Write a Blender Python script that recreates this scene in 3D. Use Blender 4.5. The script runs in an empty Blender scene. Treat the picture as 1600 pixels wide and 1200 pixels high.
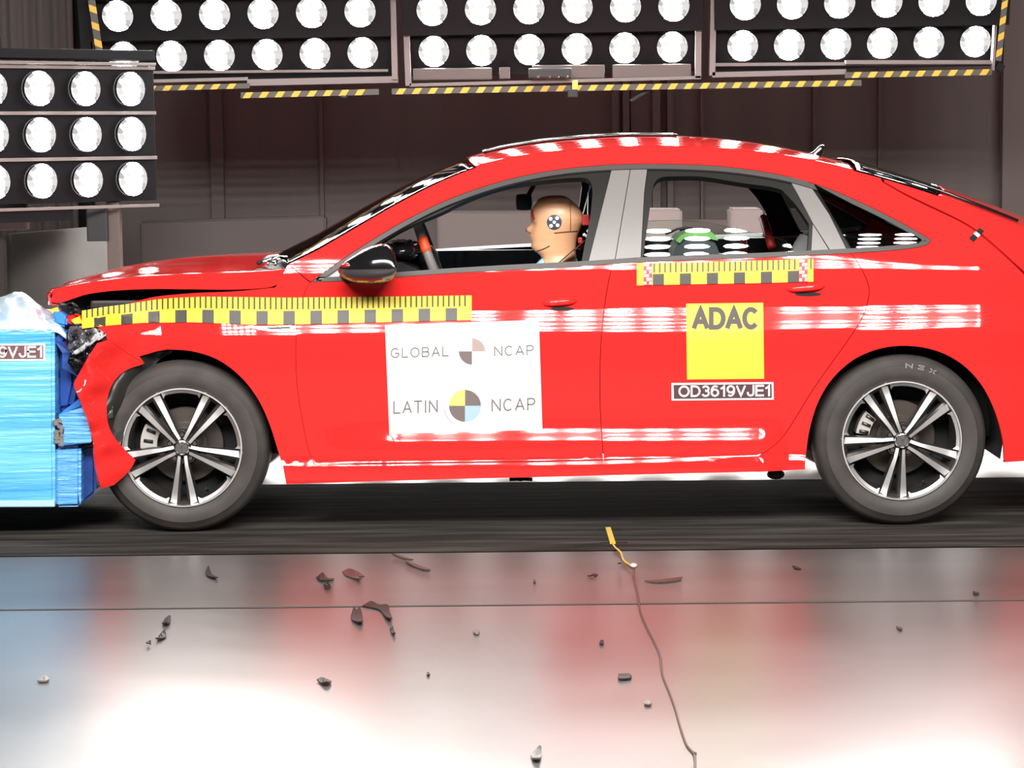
import bpy, bmesh, math, random
import numpy as np
from mathutils import Vector, Matrix
from mathutils.geometry import delaunay_2d_cdt

random.seed(7)
scene = bpy.context.scene
R = math.radians
PI = math.pi
# ------------------------------------------------------------------ camera
F, CY, CH = 3766.0, -9.0, 1.49
PITCH, ROLL = R(5.90), 0.0098
fw = Vector((0, math.cos(PITCH), -math.sin(PITCH)))
up0 = Vector((0, math.sin(PITCH), math.cos(PITCH)))
rt0 = Vector((1, 0, 0))
rt = rt0 * math.cos(ROLL) - up0 * math.sin(ROLL)
up = rt0 * math.sin(ROLL) + up0 * math.cos(ROLL)
cd = bpy.data.cameras.new('camera')
cd.sensor_width = 36.0
cd.lens = F / 1600 * 36.0
cd.clip_end = 200
cam = bpy.data.objects.new('camera', cd)
scene.collection.objects.link(cam)
m = Matrix.Identity(4)
for i in range(3):
    m[i][0], m[i][1], m[i][2] = rt[i], up[i], -fw[i]
m.translation = (0, CY, CH)
cam.matrix_world = m
scene.camera = cam
# ------------------------------------------------------------------ world / exposure
w = bpy.data.worlds.new('hall_air'); scene.world = w
w.use_nodes = True
w.node_tree.nodes['Background'].inputs[0].default_value = (0.5, 0.48, 0.46, 1)
w.node_tree.nodes['Background'].inputs[1].default_value = 0.02
scene.view_settings.view_transform = 'Standard'
scene.view_settings.look = 'None'
scene.view_settings.gamma = 1
scene.view_settings.use_curve_mapping = False
scene.view_settings.exposure = 0.0
BACK_L, SIDE_L, FRONT_L = 118.0, 60.0, 148.0     # radiance of the lamp lenses

COL = scene.collection


def P(px, py, Y):
    """pixel of the photograph -> point on the upright plane at depth Y"""
    d = fw * F + rt * (px - 800) + up * (600 - py)
    t = (Y - CY) / d.y
    return Vector((d.x * t, Y, CH + d.z * t))


def G(px, py, z=0.0):
    """pixel of the photograph -> point on the floor"""
    d = fw * F + rt * (px - 800) + up * (600 - py)
    t = (z - CH) / d.z
    return Vector((d.x * t, CY + d.y * t, z))


# ------------------------------------------------------------------ materials
MATS = {}


def mat(name, col, rough=0.5, metal=0.0, coat=0.0, spec=0.5, emit=None, estr=0.0, trans=0.0, ior=1.5, noise=None, bump=None, alpha=1.0):
    if name in MATS:
        return MATS[name]
    mm = bpy.data.materials.new(name)
    mm.use_nodes = True
    nt = mm.node_tree
    b = nt.nodes['Principled BSDF']
    b.inputs['Base Color'].default_value = (*col, 1)
    b.inputs['Roughness'].default_value = rough
    b.inputs['Metallic'].default_value = metal
    b.inputs['Coat Weight'].default_value = coat
    b.inputs['Coat Roughness'].default_value = 0.045
    b.inputs['Specular IOR Level'].default_value = spec
    b.inputs['IOR'].default_value = ior
    b.inputs['Transmission Weight'].default_value = trans
    b.inputs['Alpha'].default_value = alpha
    if emit:
        b.inputs['Emission Color'].default_value = (*emit, 1)
        b.inputs['Emission Strength'].default_value = estr
    if noise:
        scale, col2, lo, hi, stretch = noise
        tc = nt.nodes.new('ShaderNodeTexCoord')
        mp = nt.nodes.new('ShaderNodeMapping'); mp.inputs['Scale'].default_value = stretch
        nz = nt.nodes.new('ShaderNodeTexNoise'); nz.inputs['Scale'].default_value = scale; nz.inputs['Detail'].default_value = 5
        cr = nt.nodes.new('ShaderNodeValToRGB')
        cr.color_ramp.elements[0].position = lo; cr.color_ramp.elements[0].color = (*col, 1)
        cr.color_ramp.elements[1].position = hi; cr.color_ramp.elements[1].color = (*col2, 1)
        nt.links.new(tc.outputs['Object'], mp.inputs[0]); nt.links.new(mp.outputs[0], nz.inputs['Vector'])
        nt.links.new(nz.outputs['Fac'], cr.inputs[0]); nt.links.new(cr.outputs[0], b.inputs['Base Color'])
    if bump:
        scale, strength, stretch = bump
        tc = nt.nodes.new('ShaderNodeTexCoord')
        mp = nt.nodes.new('ShaderNodeMapping'); mp.inputs['Scale'].default_value = stretch
        nz = nt.nodes.new('ShaderNodeTexNoise'); nz.inputs['Scale'].default_value = scale; nz.inputs['Detail'].default_value = 4
        bp = nt.nodes.new('ShaderNodeBump'); bp.inputs['Strength'].default_value = strength; bp.inputs['Distance'].default_value = 0.02
        nt.links.new(tc.outputs['Object'], mp.inputs[0]); nt.links.new(mp.outputs[0], nz.inputs['Vector'])
        nt.links.new(nz.outputs['Fac'], bp.inputs['Height']); nt.links.new(bp.outputs[0], b.inputs['Normal'])
    MATS[name] = mm
    return mm


def thin_glass(name, tint):
    mm = bpy.data.materials.new(name); mm.use_nodes = True
    nt = mm.node_tree; nt.nodes.clear()
    out = nt.nodes.new('ShaderNodeOutputMaterial'); mx = nt.nodes.new('ShaderNodeMixShader')
    tr = nt.nodes.new('ShaderNodeBsdfTransparent'); tr.inputs[0].default_value = (*tint, 1)
    gl = nt.nodes.new('ShaderNodeBsdfGlossy'); gl.inputs['Roughness'].default_value = 0.01
    fr = nt.nodes.new('ShaderNodeFresnel'); fr.inputs[0].default_value = 1.6
    nt.links.new(fr.outputs[0], mx.inputs[0]); nt.links.new(tr.outputs[0], mx.inputs[1])
    nt.links.new(gl.outputs[0], mx.inputs[2]); nt.links.new(mx.outputs[0], out.inputs[0])
    MATS[name] = mm
    return mm


def lens_mat(name, lo, hi):
    """faceted lamp glass: it gives off light unevenly over its facets"""
    mm = bpy.data.materials.new(name); mm.use_nodes = True
    nt = mm.node_tree; nt.nodes.clear()
    out = nt.nodes.new('ShaderNodeOutputMaterial'); em = nt.nodes.new('ShaderNodeEmission')
    tc = nt.nodes.new('ShaderNodeTexCoord'); vo = nt.nodes.new('ShaderNodeTexVoronoi'); vo.inputs['Scale'].default_value = 38
    mr = nt.nodes.new('ShaderNodeMapRange'); mr.inputs[3].default_value = lo; mr.inputs[4].default_value = hi
    sep = nt.nodes.new('ShaderNodeSeparateColor')
    em.inputs[0].default_value = (1, 0.98, 0.96, 1)
    nt.links.new(tc.outputs['Object'], vo.inputs['Vector']); nt.links.new(vo.outputs['Color'], sep.inputs[0])
    nt.links.new(sep.outputs[0], mr.inputs[0])
    nt.links.new(mr.outputs[0], em.inputs[1]); nt.links.new(em.outputs[0], out.inputs[0])
    MATS[name] = mm
    return mm


RED = mat('red_paint', (0.80, 0.026, 0.024), 0.40, coat=1.0, spec=0.0)
BLACKP = mat('black_plastic', (0.012, 0.012, 0.012), 0.55)
BLACKG = mat('black_gloss', (0.008, 0.008, 0.009), 0.12, coat=0.6)
TRIM = mat('grey_trim', (0.075, 0.069, 0.065), 0.5, spec=.3)
TRIMD = mat('dark_trim', (0.018, 0.017, 0.016), 0.5, spec=.2)
PILLAR = mat('pillar_film', (0.20, 0.185, 0.175), 0.42)
RUBBER = mat('tyre_rubber', (0.046, 0.040, 0.037), 0.62, noise=(14, (0.062, 0.054, 0.049), 0.4, 0.7, (1, 1, 1)))
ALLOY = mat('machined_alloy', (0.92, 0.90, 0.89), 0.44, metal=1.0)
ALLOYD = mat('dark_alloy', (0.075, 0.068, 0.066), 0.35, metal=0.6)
STEEL = mat('brake_steel', (0.16, 0.135, 0.12), 0.4, metal=0.9)
CHROME = mat('chrome', (0.8, 0.8, 0.8), 0.12, metal=1.0)
WHITE = mat('white_paper', (0.80, 0.80, 0.80), 0.55)
YELLOW = mat('yellow_vinyl', (0.82, 0.62, 0.04), 0.55)
INK = mat('dark_ink', (0.075, 0.062, 0.055), 0.6)
MARK = mat('ruler_black', (0.055, 0.050, 0.040), 0.5)
UNDER = mat('underbody_black', (0.006, 0.006, 0.006), 0.8)
GLASS = thin_glass('clear_glass', (0.80, 0.88, 0.84))
TINT = thin_glass('tinted_glass', (0.10, 0.11, 0.11))
HOT_B = mat('lamp_glow_back', (1, 1, 1), emit=(1, 0.98, 0.95), estr=BACK_L)
HOT_L = mat('added_lamp_glow', (1, 1, 1), emit=(1, 0.98, 0.95), estr=14.0)
HOT_S = mat('lamp_glow_side', (1, 1, 1), emit=(1, 0.98, 0.95), estr=SIDE_L)
HOT_F = mat('lamp_glow_front', (1, 1, 1), emit=(1, 0.97, 0.94), estr=FRONT_L)
FACET = lens_mat('lamp_facets', 0.50, 1.5)
HOUSING = mat('lamp_housing_black', (0.008, 0.008, 0.009), 0.5, spec=.12)
FRAME = mat('frame_brown_grey', (0.16, 0.13, 0.125), 0.5)


# ------------------------------------------------------------------ object helpers
def link(o, parent=None):
    COL.objects.link(o)
    if parent is not None:
        o.parent = parent
        o.matrix_parent_inverse = parent.matrix_basis.inverted() if parent.parent is None else (parent.parent.matrix_basis @ parent.matrix_parent_inverse @ parent.matrix_basis).inverted()
    return o


def tag(o, label=None, cat=None, group=None, kind=None):
    if label: o['label'] = label
    if cat: o['category'] = cat
    if group: o['group'] = group
    if kind: o['kind'] = kind
    return o


def empty(name, loc, label=None, cat=None, group=None, parent=None):
    o = bpy.data.objects.new(name, None)
    o.location = loc
    o.empty_display_size = 0.1
    link(o, parent)
    return tag(o, label, cat, group)


def mesh(name, verts, faces, mats, parent=None, smooth=False, fmats=None, normals=None):
    me = bpy.data.meshes.new(name)
    me.from_pydata([tuple(v) for v in verts], [], [tuple(f) for f in faces])
    for k in (mats if isinstance(mats, (list, tuple)) else [mats]):
        me.materials.append(k)
    if fmats is not None:
        me.polygons.foreach_set('material_index', list(fmats))
    if smooth:
        me.polygons.foreach_set('use_smooth', [True] * len(me.polygons))
    me.update()
    if normals is not None:
        me.normals_split_custom_set_from_vertices([tuple(n) for n in normals])
    o = bpy.data.objects.new(name, me)
    return link(o, parent)


class MB:
    """collects simple solids into one mesh"""

    def __init__(s):
        s.bm = bmesh.new(); s.mi = 0

    def _take(s, fs):
        for f in fs:
            f.material_index = s.mi

    def box(s, lo, hi, rot=None, bevel=0.0):
        lo, hi = Vector(lo), Vector(hi)
        c = (lo + hi) / 2; d = hi - lo
        r = bmesh.ops.create_cube(s.bm, size=1.0)
        vs = r['verts']
        for v in vs:
            v.co = Vector((v.co.x * d.x, v.co.y * d.y, v.co.z * d.z))
        if bevel > 0:
            es = list({e for v in vs for e in v.link_edges})
            rb = bmesh.ops.bevel(s.bm, geom=es, offset=bevel, segments=2, affect='EDGES', profile=0.7)
            vs = list({v for f in rb['faces'] for v in f.verts} | {v for v in vs if v.is_valid})
        for v in vs:
            v.co = (rot @ v.co if rot else v.co) + c
        s._take({f for v in vs for f in v.link_faces})
        return s

    def tube(s, pts, r, n=8, caps=True):
        pts = [Vector(p) for p in pts]
        rings = []
        for i, p in enumerate(pts):
            a = pts[max(i - 1, 0)]; b = pts[min(i + 1, len(pts) - 1)]
            t = (b - a).normalized()
            x = t.orthogonal().normalized() if i == 0 else (px_ - t * px_.dot(t)).normalized()
            px_ = x
            y = t.cross(x)
            rr = r[i] if isinstance(r, (list, tuple)) else r
            rings.append([s.bm.verts.new(p + (x * math.cos(k * 2 * PI / n) + y * math.sin(k * 2 * PI / n)) * rr) for k in range(n)])
        fs = []
        for a, b in zip(rings, rings[1:]):
            for k in range(n):
                fs.append(s.bm.faces.new((a[k], a[(k + 1) % n], b[(k + 1) % n], b[k])))
        if caps:
            fs.append(s.bm.faces.new(list(reversed(rings[0])))); fs.append(s.bm.faces.new(rings[-1]))
        s._take(fs)
        return s

    def revolve(s, prof, n=64, centre=(0, 0, 0), axis='Y', closed=False):
        c = Vector(centre); rings = []
        for (rr, h) in prof:
            ring = []
            for k in range(n):
                a = k * 2 * PI / n
                ring.append(s.bm.verts.new(c + (Vector((rr * math.cos(a), h, rr * math.sin(a))) if axis == 'Y' else Vector((rr * math.cos(a), rr * math.sin(a), h)))))
            rings.append(ring)
        pairs = list(zip(rings, rings[1:])) + ([(rings[-1], rings[0])] if closed else [])
        fs = []
        for a, b in pairs:
            for k in range(n):
                fs.append(s.bm.faces.new((a[k], a[(k + 1) % n], b[(k + 1) % n], b[k])))
        s._take(fs)
        return s

    def poly(s, pts, depth=None):
        vs = [s.bm.verts.new(p) for p in pts]
        fs = [s.bm.faces.new(vs)]
        if depth is not None:
            d = Vector(depth)
            v2 = [s.bm.verts.new(Vector(p) + d) for p in pts]
            fs.append(s.bm.faces.new(list(reversed(v2))))
            n = len(vs)
            for k in range(n):
                fs.append(s.bm.faces.new((vs[(k + 1) % n], vs[k], v2[k], v2[(k + 1) % n])))
        s._take(fs)
        return s

    def blob(s, c, rad, n=2):
        r = bmesh.ops.create_icosphere(s.bm, subdivisions=n, radius=1)
        for v in r['verts']:
            v.co = Vector((v.co.x * rad[0], v.co.y * rad[1], v.co.z * rad[2])) + Vector(c)
        s._take({f for v in r['verts'] for f in v.link_faces})
        return s

    def build(s, name, mats, parent=None, smooth=False, angle=None):
        bmesh.ops.recalc_face_normals(s.bm, faces=s.bm.faces)
        me = bpy.data.meshes.new(name)
        s.bm.to_mesh(me); s.bm.free()
        for k in (mats if isinstance(mats, (list, tuple)) else [mats]):
            me.materials.append(k)
        if smooth or angle:
            me.polygons.foreach_set('use_smooth', [True] * len(me.polygons))
        if angle:
            me.set_sharp_from_angle(angle=R(angle))
        o = bpy.data.objects.new(name, me)
        return link(o, parent)


def loft(name, rings, mats, parent=None, smooth=True, closed=True, caps=False, angle=None):
    n = len(rings[0]); vs = [v for r in rings for v in r]; fs = []
    for i in range(len(rings) - 1):
        for k in range(n if closed else n - 1):
            a, b = i * n + k, i * n + (k + 1) % n
            fs.append((a, b, b + n, a + n))
    if caps:
        fs.append(tuple(reversed(range(n)))); fs.append(tuple((len(rings) - 1) * n + k for k in range(n)))
    me = bpy.data.meshes.new(name); me.from_pydata([tuple(v) for v in vs], [], fs)
    bm = bmesh.new(); bm.from_mesh(me)
    if closed and caps:
        bmesh.ops.recalc_face_normals(bm, faces=bm.faces)
    bm.to_mesh(me); bm.free()
    for k in (mats if isinstance(mats, (list, tuple)) else [mats]):
        me.materials.append(k)
    if smooth:
        me.polygons.foreach_set('use_smooth', [True] * len(me.polygons))
    if angle:
        me.set_sharp_from_angle(angle=R(angle))
    return link(bpy.data.objects.new(name, me), parent)


def cr(pts, step=6.0):
    """dense Catmull-Rom curve through the points"""
    pts = [np.array(p, float) for p in pts]
    if len(pts) == 2:
        n = max(1, int(np.linalg.norm(pts[1] - pts[0]) / step))
        return [tuple(pts[0] + (pts[1] - pts[0]) * k / n) for k in range(n + 1)]
    out = []
    for i in range(len(pts) - 1):
        p1, p2 = pts[i], pts[i + 1]
        p0 = pts[i - 1] if i else 2 * p1 - p2
        p3 = pts[i + 2] if i + 2 < len(pts) else 2 * p2 - p1
        n = max(1, int(np.linalg.norm(p2 - p1) / step))
        for k in range(n):
            t = k / n
            out.append(tuple(0.5 * (2 * p1 + (p2 - p0) * t + (2 * p0 - 5 * p1 + 4 * p2 - p3) * t * t + (3 * p1 - p0 - 3 * p2 + p3) * t ** 3)))
    out.append(tuple(pts[-1]))
    return out


def lerp_curve(pts, xs, key=0):
    a = np.array(sorted(pts, key=lambda q: q[key]), float)
    return np.interp(xs, a[:, key], a[:, 1 - key])


# ------------------------------------------------------------------ the body side as one smooth surface Y = g(X, Z)
YC = 0.90
_zt = np.linspace(0.0, 1.7, 1701)
_up = np.interp(_zt, [.60, .70, .735, .752, .80, .835, .855, .93, .968, .985, 1.01, 1.2, 1.45, 1.7],
                [0, .02, .04, .30, .37, .30, .10, .12, .15, .28, .32, .52, .86, .95])
_lo0 = np.interp(_zt, [.0, .20, .245, .258, .266, .278, .284, .30, .40, .50, .60], [-.2, -.16, -.02, .35, .5, .45, .0, -.02, -.03, -.02, 0])
_lo1 = np.interp(_zt, [.0, .325, .335, .36, .40, .412, .425, .6], [0, 0, .34, .38, .34, .16, 0, 0])
_k = 600
_Y0 = np.zeros_like(_zt); _Y1 = np.zeros_like(_zt)
_Y0[_k:] = np.concatenate([[0], np.cumsum((_up[_k:-1] + _up[_k + 1:]) * .0005)])
_Y0[:_k + 1] = -np.concatenate([np.cumsum(((_lo0[:_k + 1][1:] + _lo0[:_k + 1][:-1]) * .0005)[::-1])[::-1], [0]])
_Y1[:_k + 1] = -np.concatenate([np.cumsum(((_lo1[:_k + 1][1:] + _lo1[:_k + 1][:-1]) * .0005)[::-1])[::-1], [0]])


def sstep(a, b, x):
    t = np.clip((x - a) / (b - a), 0, 1)
    return t * t * (3 - 2 * t)


def g(X, Z):
    X = np.asarray(X, float); Z = np.asarray(Z, float)
    y = np.interp(Z, _zt, _Y0)
    wv = sstep(-.80, -.42, X) * (1 - sstep(.93, 1.05, X))
    y = y + wv * np.interp(Z, _zt, _Y1)
    y = y + .24 * (np.clip(-.95 - X, 0, None) / .8) ** 2
    y = y + .30 * (np.clip(X - 1.75, 0, None) / .75) ** 2
    y = y + .10 * np.clip(X - 1.1, 0, None) ** 2 * sstep(.95, 1.2, Z)
    # long gentle barrel shape along the doors
    y = y + .006 * (X / 1.5) ** 2
    return y


def S(px, py, off=0.0, surf=g):
    """pixels -> points on the near body side, pushed outward by off"""
    px = np.asarray(px, float); py = np.asarray(py, float)
    d = [fw[i] * F + rt[i] * (px - 800) + up[i] * (600 - py) for i in range(3)]
    Y = np.zeros_like(px)
    for _ in range(6):
        t = (Y - CY) / d[1]
        Y = surf(d[0] * t, CH + d[2] * t) - off
    t = (Y - CY) / d[1]
    return np.stack([d[0] * t, CY + d[1] * t, CH + d[2] * t], -1)


def Sp(px, py, off=0.0):
    return Vector(S([px], [py], off)[0])


def gnormal(X, Z, surf=g):
    e = .0015
    gx = (surf(X + e, Z) - surf(X - e, Z)) / (2 * e); gz = (surf(X, Z + e) - surf(X, Z - e)) / (2 * e)
    n = np.stack([gx, -np.ones_like(gx), gz], -1)
    return n / np.linalg.norm(n, axis=-1, keepdims=True)


def inside(pts, loops):
    x, y = pts[:, 0], pts[:, 1]
    c = np.zeros(len(pts), bool)
    for lp in loops:
        lp = np.asarray(lp)
        x0, y0 = lp[:, 0], lp[:, 1]; x1, y1 = np.roll(x0, -1), np.roll(y0, -1)
        for a, b, p, q in zip(x0, y0, x1, y1):
            if b == q: continue
            hit = ((b > y) != (q > y)) & (x < (p - a) * (y - b) / (q - b) + a)
            c ^= hit
    return c


def dedupe(loop, eps=0.4):
    out = []
    for p in loop:
        if not out or math.hypot(p[0] - out[-1][0], p[1] - out[-1][1]) > eps:
            out.append(p)
    while len(out) > 3 and math.hypot(out[0][0] - out[-1][0], out[0][1] - out[-1][1]) < eps:
        out.pop()
    return out


def subdiv(loop, step):
    out = []
    for a, b in zip(loop, list(loop[1:]) + [loop[0]]):
        n = max(1, int(math.hypot(b[0] - a[0], b[1] - a[1]) / step))
        out += [(a[0] + (b[0] - a[0]) * k / n, a[1] + (b[1] - a[1]) * k / n) for k in range(n)]
    return out


def tri_fill(loops, res):
    """triangulated 2D region (even-odd) -> points, triangles, boundary edges"""
    loops = [dedupe(subdiv(l, res)) for l in loops]
    pts, edges = [], []
    for l in loops:
        s = len(pts)
        pts += [tuple(p) for p in l]
        edges += [(s + k, s + (k + 1) % len(l)) for k in range(len(l))]
    a = np.array(pts)
    gx = np.arange(a[:, 0].min() + res * .5, a[:, 0].max(), res); gy = np.arange(a[:, 1].min() + res * .5, a[:, 1].max(), res)
    if len(gx) and len(gy):
        q = np.stack(np.meshgrid(gx, gy), -1).reshape(-1, 2)
        q = q[inside(q, loops)]
        if len(q):
            keep = np.ones(len(q), bool)
            for s in range(0, len(q), 400):
                dd = np.min(np.hypot(q[s:s + 400, None, 0] - a[None, :, 0], q[s:s + 400, None, 1] - a[None, :, 1]), axis=1)
                keep[s:s + 400] = dd > res * .45
            pts += [tuple(p) for p in q[keep]]
    vo, eo, fo, ov, oe, of = delaunay_2d_cdt([Vector(p) for p in pts], edges, [], 0, 1e-5)
    v = np.array([tuple(p) for p in vo])
    f = np.array([tuple(t) for t in fo])
    cen = v[f].mean(1)
    f = f[inside(cen, loops)]
    # orientation: image y down -> make counter-clockwise when seen from the camera
    e1 = v[f[:, 1]] - v[f[:, 0]]; e2 = v[f[:, 2]] - v[f[:, 0]]
    cr_ = e1[:, 0] * e2[:, 1] - e1[:, 1] * e2[:, 0]
    f[cr_ > 0] = f[cr_ > 0][:, ::-1]
    cnt = {}
    for t in f:
        for i, j in ((0, 1), (1, 2), (2, 0)):
            cnt[(t[i], t[j])] = cnt.get((t[i], t[j]), 0) + 1
    be = [e for e in cnt if (e[1], e[0]) not in cnt]
    return v, f, be


def panel(name, loops, mats, parent, off=0.0, thick=0.014, res=9.0, mirror=True, surf=g, label=None, warp=None):
    """a sheet cut out of the body side, with turned-in edges; with mirror the far side gets its twin"""
    if not isinstance(loops[0][0], (list, tuple, np.ndarray)):
        loops = [loops]
    v, f, be = tri_fill(loops, res)
    w3 = S(v[:, 0], v[:, 1], off, surf)
    nrm = gnormal(w3[:, 0], w3[:, 2], surf)
    if warp is not None:
        w3 = warp(v, w3)
        nrm = np.zeros_like(w3)
        fn = np.cross(w3[f[:, 1]] - w3[f[:, 0]], w3[f[:, 2]] - w3[f[:, 0]])
        for k in range(3):
            np.add.at(nrm, f[:, k], fn)
        nrm /= np.maximum(np.linalg.norm(nrm, axis=1, keepdims=True), 1e-12)
    n = len(w3)
    bi = sorted({i for e in be for i in e}); mp = {b: n + k for k, b in enumerate(bi)}; m2 = {b: n + len(bi) + k for k, b in enumerate(bi)}
    rim0 = w3[bi]; rim1 = w3[bi] - nrm[bi] * thick
    V = np.concatenate([w3, rim0, rim1]); N = np.concatenate([nrm, np.zeros((2 * len(bi), 3))])
    faces = [tuple(int(i) for i in t) for t in f] + [(mp[b], mp[a], m2[a], m2[b]) for a, b in be]
    o = mesh(name, V, faces, mats, parent, True, normals=N)
    if label: o['label'] = label
    if mirror:
        V2 = V.copy(); V2[:, 1] = 2 * YC - V2[:, 1]; N2 = N.copy(); N2[:, 1] *= -1
        mesh(name, V2, [tuple(reversed(t)) for t in faces], mats, parent, True, normals=N2)
    return o


def sheet(name, loops, mats, parent, off=0.003, res=10.0, surfmap=None, label=None):
    """thin sticker lying on the body side"""
    if not isinstance(loops[0][0], (list, tuple, np.ndarray)):
        loops = [loops]
    v, f, be = tri_fill(loops, res)
    mp = surfmap or S
    w0 = mp(v[:, 0], v[:, 1], off); w1 = mp(v[:, 0], v[:, 1], off - .0015)
    n = len(w0)
    faces = [tuple(int(i) for i in t) for t in f] + [(b, a, a + n, b + n) for a, b in be]
    faces = [tuple(int(i) for i in t) for t in faces]
    o = mesh(name, np.concatenate([w0, w1]), faces, mats, parent, False)
    if label: o['label'] = label
    return o


def shapes(name, loops_list, mats, parent, off, surfmap=None, res=10.0, fm=None, label=None):
    """several flat printed shapes in one mesh (one pattern), laid on a surface"""
    V, Fc, FM = [], [], []
    mp = surfmap or S
    for k, lp in enumerate(loops_list):
        if not isinstance(lp[0][0], (list, tuple, np.ndarray)):
            lp = [lp]
        v, f, be = tri_fill(lp, res)
        w3 = mp(v[:, 0], v[:, 1], off)
        s = len(V); V += [tuple(q) for q in w3]
        Fc += [tuple(int(i) + s for i in t) for t in f]; FM += [fm[k] if fm else 0] * len(f)
    o = mesh(name, V, Fc, mats, parent, False, FM)
    if label: o['label'] = label
    return o


def _arc(cx, cy, rx, ry, a0, a1, n=14):
    return [(cx + rx * math.cos(R(a0 + (a1 - a0) * k / n)), cy + ry * math.sin(R(a0 + (a1 - a0) * k / n))) for k in range(n + 1)]


# plain upright letters drawn as strokes in a box of width w and height 1
GLYPH = {
    'A': (.78, [[(0, 0), (.5, 1), (1, 0)], [(.2, .32), (.8, .32)]]),
    'B': (.68, [[(0, 0), (0, 1), (.55, 1)] + _arc(.55, .76, .38, .24, 90, -90) + [(0, .52)], [(.55, .52)] + _arc(.58, .26, .42, .26, 90, -90) + [(0, 0)]]),
    'C': (.74, [_arc(.52, .5, .52, .5, 48, 312, 26)]),
    'D': (.74, [[(0, 0), (0, 1), (.42, 1)] + _arc(.42, .5, .58, .5, 90, -90, 20) + [(0, 0)]]),
    'E': (.62, [[(1, 1), (0, 1), (0, 0), (1, 0)], [(0, .52), (.92, .52)]]),
    'G': (.82, [_arc(.5, .5, .5, .5, 45, 320, 26) + [(.95, .22), (.95, .46)], [(.55, .46), (.95, .46)]]),
    'I': (.10, [[(.5, 0), (.5, 1)]]),
    'J': (.52, [[(1, 1), (1, .28)] + _arc(.5, .27, .5, .27, 0, -180, 14)]),
    'L': (.56, [[(0, 1), (0, 0), (1, 0)]]),
    'N': (.74, [[(0, 0), (0, 1), (1, 0), (1, 1)]]),
    'O': (.86, [_arc(.5, .5, .5, .5, 0, 360, 36)]),
    'P': (.64, [[(0, 0), (0, 1), (.55, 1)] + _arc(.55, .73, .45, .27, 90, -90, 14) + [(0, .46)]]),
    'T': (.66, [[(0, 1), (1, 1)], [(.5, 1), (.5, 0)]]),
    'V': (.74, [[(0, 1), (.5, 0), (1, 1)]]),
    'X': (.70, [[(0, 0), (1, 1)], [(0, 1), (1, 0)]]),
    '1': (.34, [[(.0, .74), (.45, .82), (.85, 1), (.85, 0)]]),
    '3': (.58, [_arc(.5, .745, .46, .255, 150, -80, 16) + _arc(.48, .275, .52, .275, 80, -150, 18)]),
    '6': (.60, [_arc(.5, .33, .5, .33, 0, 360, 26), _arc(.56, .5, .56, .5, 60, 180, 14) + [(0, .33)]]),
    '9': (.60, [_arc(.5, .67, .5, .33, 0, 360, 26), _arc(.44, .5, .56, .5, 240, 360, 14) + [(1, .67)]]),
}


def text_loops(txt, x0, x1, ybase, height, bold=.10, slant=0.0, spacing=.26):
    """stroke letters as faces in pixel coordinates, fitted between x0 and x1; bold = stroke width / letter height"""
    adv = []; x = 0.0
    for ch in txt:
        adv.append(x); x += GLYPH[ch][0] + spacing
    tot = x - spacing
    V, Fc = [], []
    h = height; tw = bold * h
    sx = (x1 - x0 - tw) / tot
    for ch, a in zip(txt, adv):
        wd, strokes = GLYPH[ch]
        for st in strokes:
            pts = [(x0 + tw / 2 + (a + p[0] * wd) * sx, tw / 2 + p[1] * (h - tw)) for p in st]
            # split long straight runs so that the strokes can follow a curved surface
            q = [pts[0]]
            for p in pts[1:]:
                d = math.hypot(p[0] - q[-1][0], p[1] - q[-1][1])
                if d < 1e-6: continue
                n = max(1, int(d / 4)); b = q[-1]
                q += [(b[0] + (p[0] - b[0]) * k / n, b[1] + (p[1] - b[1]) * k / n) for k in range(1, n + 1)]
            n = len(q); rows = []
            closed = math.hypot(q[0][0] - q[-1][0], q[0][1] - q[-1][1]) < 1e-6
            for i in range(n):
                pa = q[i - 1] if i else (q[-2] if closed else None)
                pb = q[i + 1] if i < n - 1 else (q[1] if closed else None)
                d0 = None if pa is None else np.array([q[i][0] - pa[0], q[i][1] - pa[1]])
                d1 = None if pb is None else np.array([pb[0] - q[i][0], pb[1] - q[i][1]])
                ext = 0
                if d0 is None: d0 = d1; ext = -1
                elif d1 is None: d1 = d0; ext = 1
                d0 = d0 / np.linalg.norm(d0); d1 = d1 / np.linalg.norm(d1)
                t = d0 + d1
                nt_ = np.linalg.norm(t)
                t = t / nt_ if nt_ > .3 else d1
                nn = np.array([-t[1], t[0]])
                k = 1 / max(.45, abs(float(np.dot(nn, [-d1[1], d1[0]]))))
                c = np.array(q[i]) + ext * t * tw * .5 * (.98 if abs(t[0]) > .95 or abs(t[1]) > .95 else .5)
                rows.append((c + nn * tw / 2 * k, c - nn * tw / 2 * k))
            s = len(V)
            for l_, r_ in rows:
                for p in (l_, r_):
                    V.append((p[0], ybase + slant * (p[0] - x0) - p[1]))
            for i in range(n - 1):
                Fc.append((s + 2 * i, s + 2 * i + 1, s + 2 * i + 3, s + 2 * i + 2))
    return np.array(V), Fc


def lettering(name, items, mats, parent, off, surfmap=None):
    V, Fc = [], []
    mp = surfmap or S
    for it in items:
        v, f = text_loops(**it)
        w3 = mp(v[:, 0], v[:, 1], off)
        s = len(V); V += [tuple(q) for q in w3]
        for t in f:
            a, b, c = (np.array(V[s + i]) for i in t[:3])
            nn = np.cross(b - a, c - a)
            Fc.append(tuple(s + i for i in (t if nn[1] < 0 else reversed(t))))
    return mesh(name, V, Fc, mats, parent)


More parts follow.
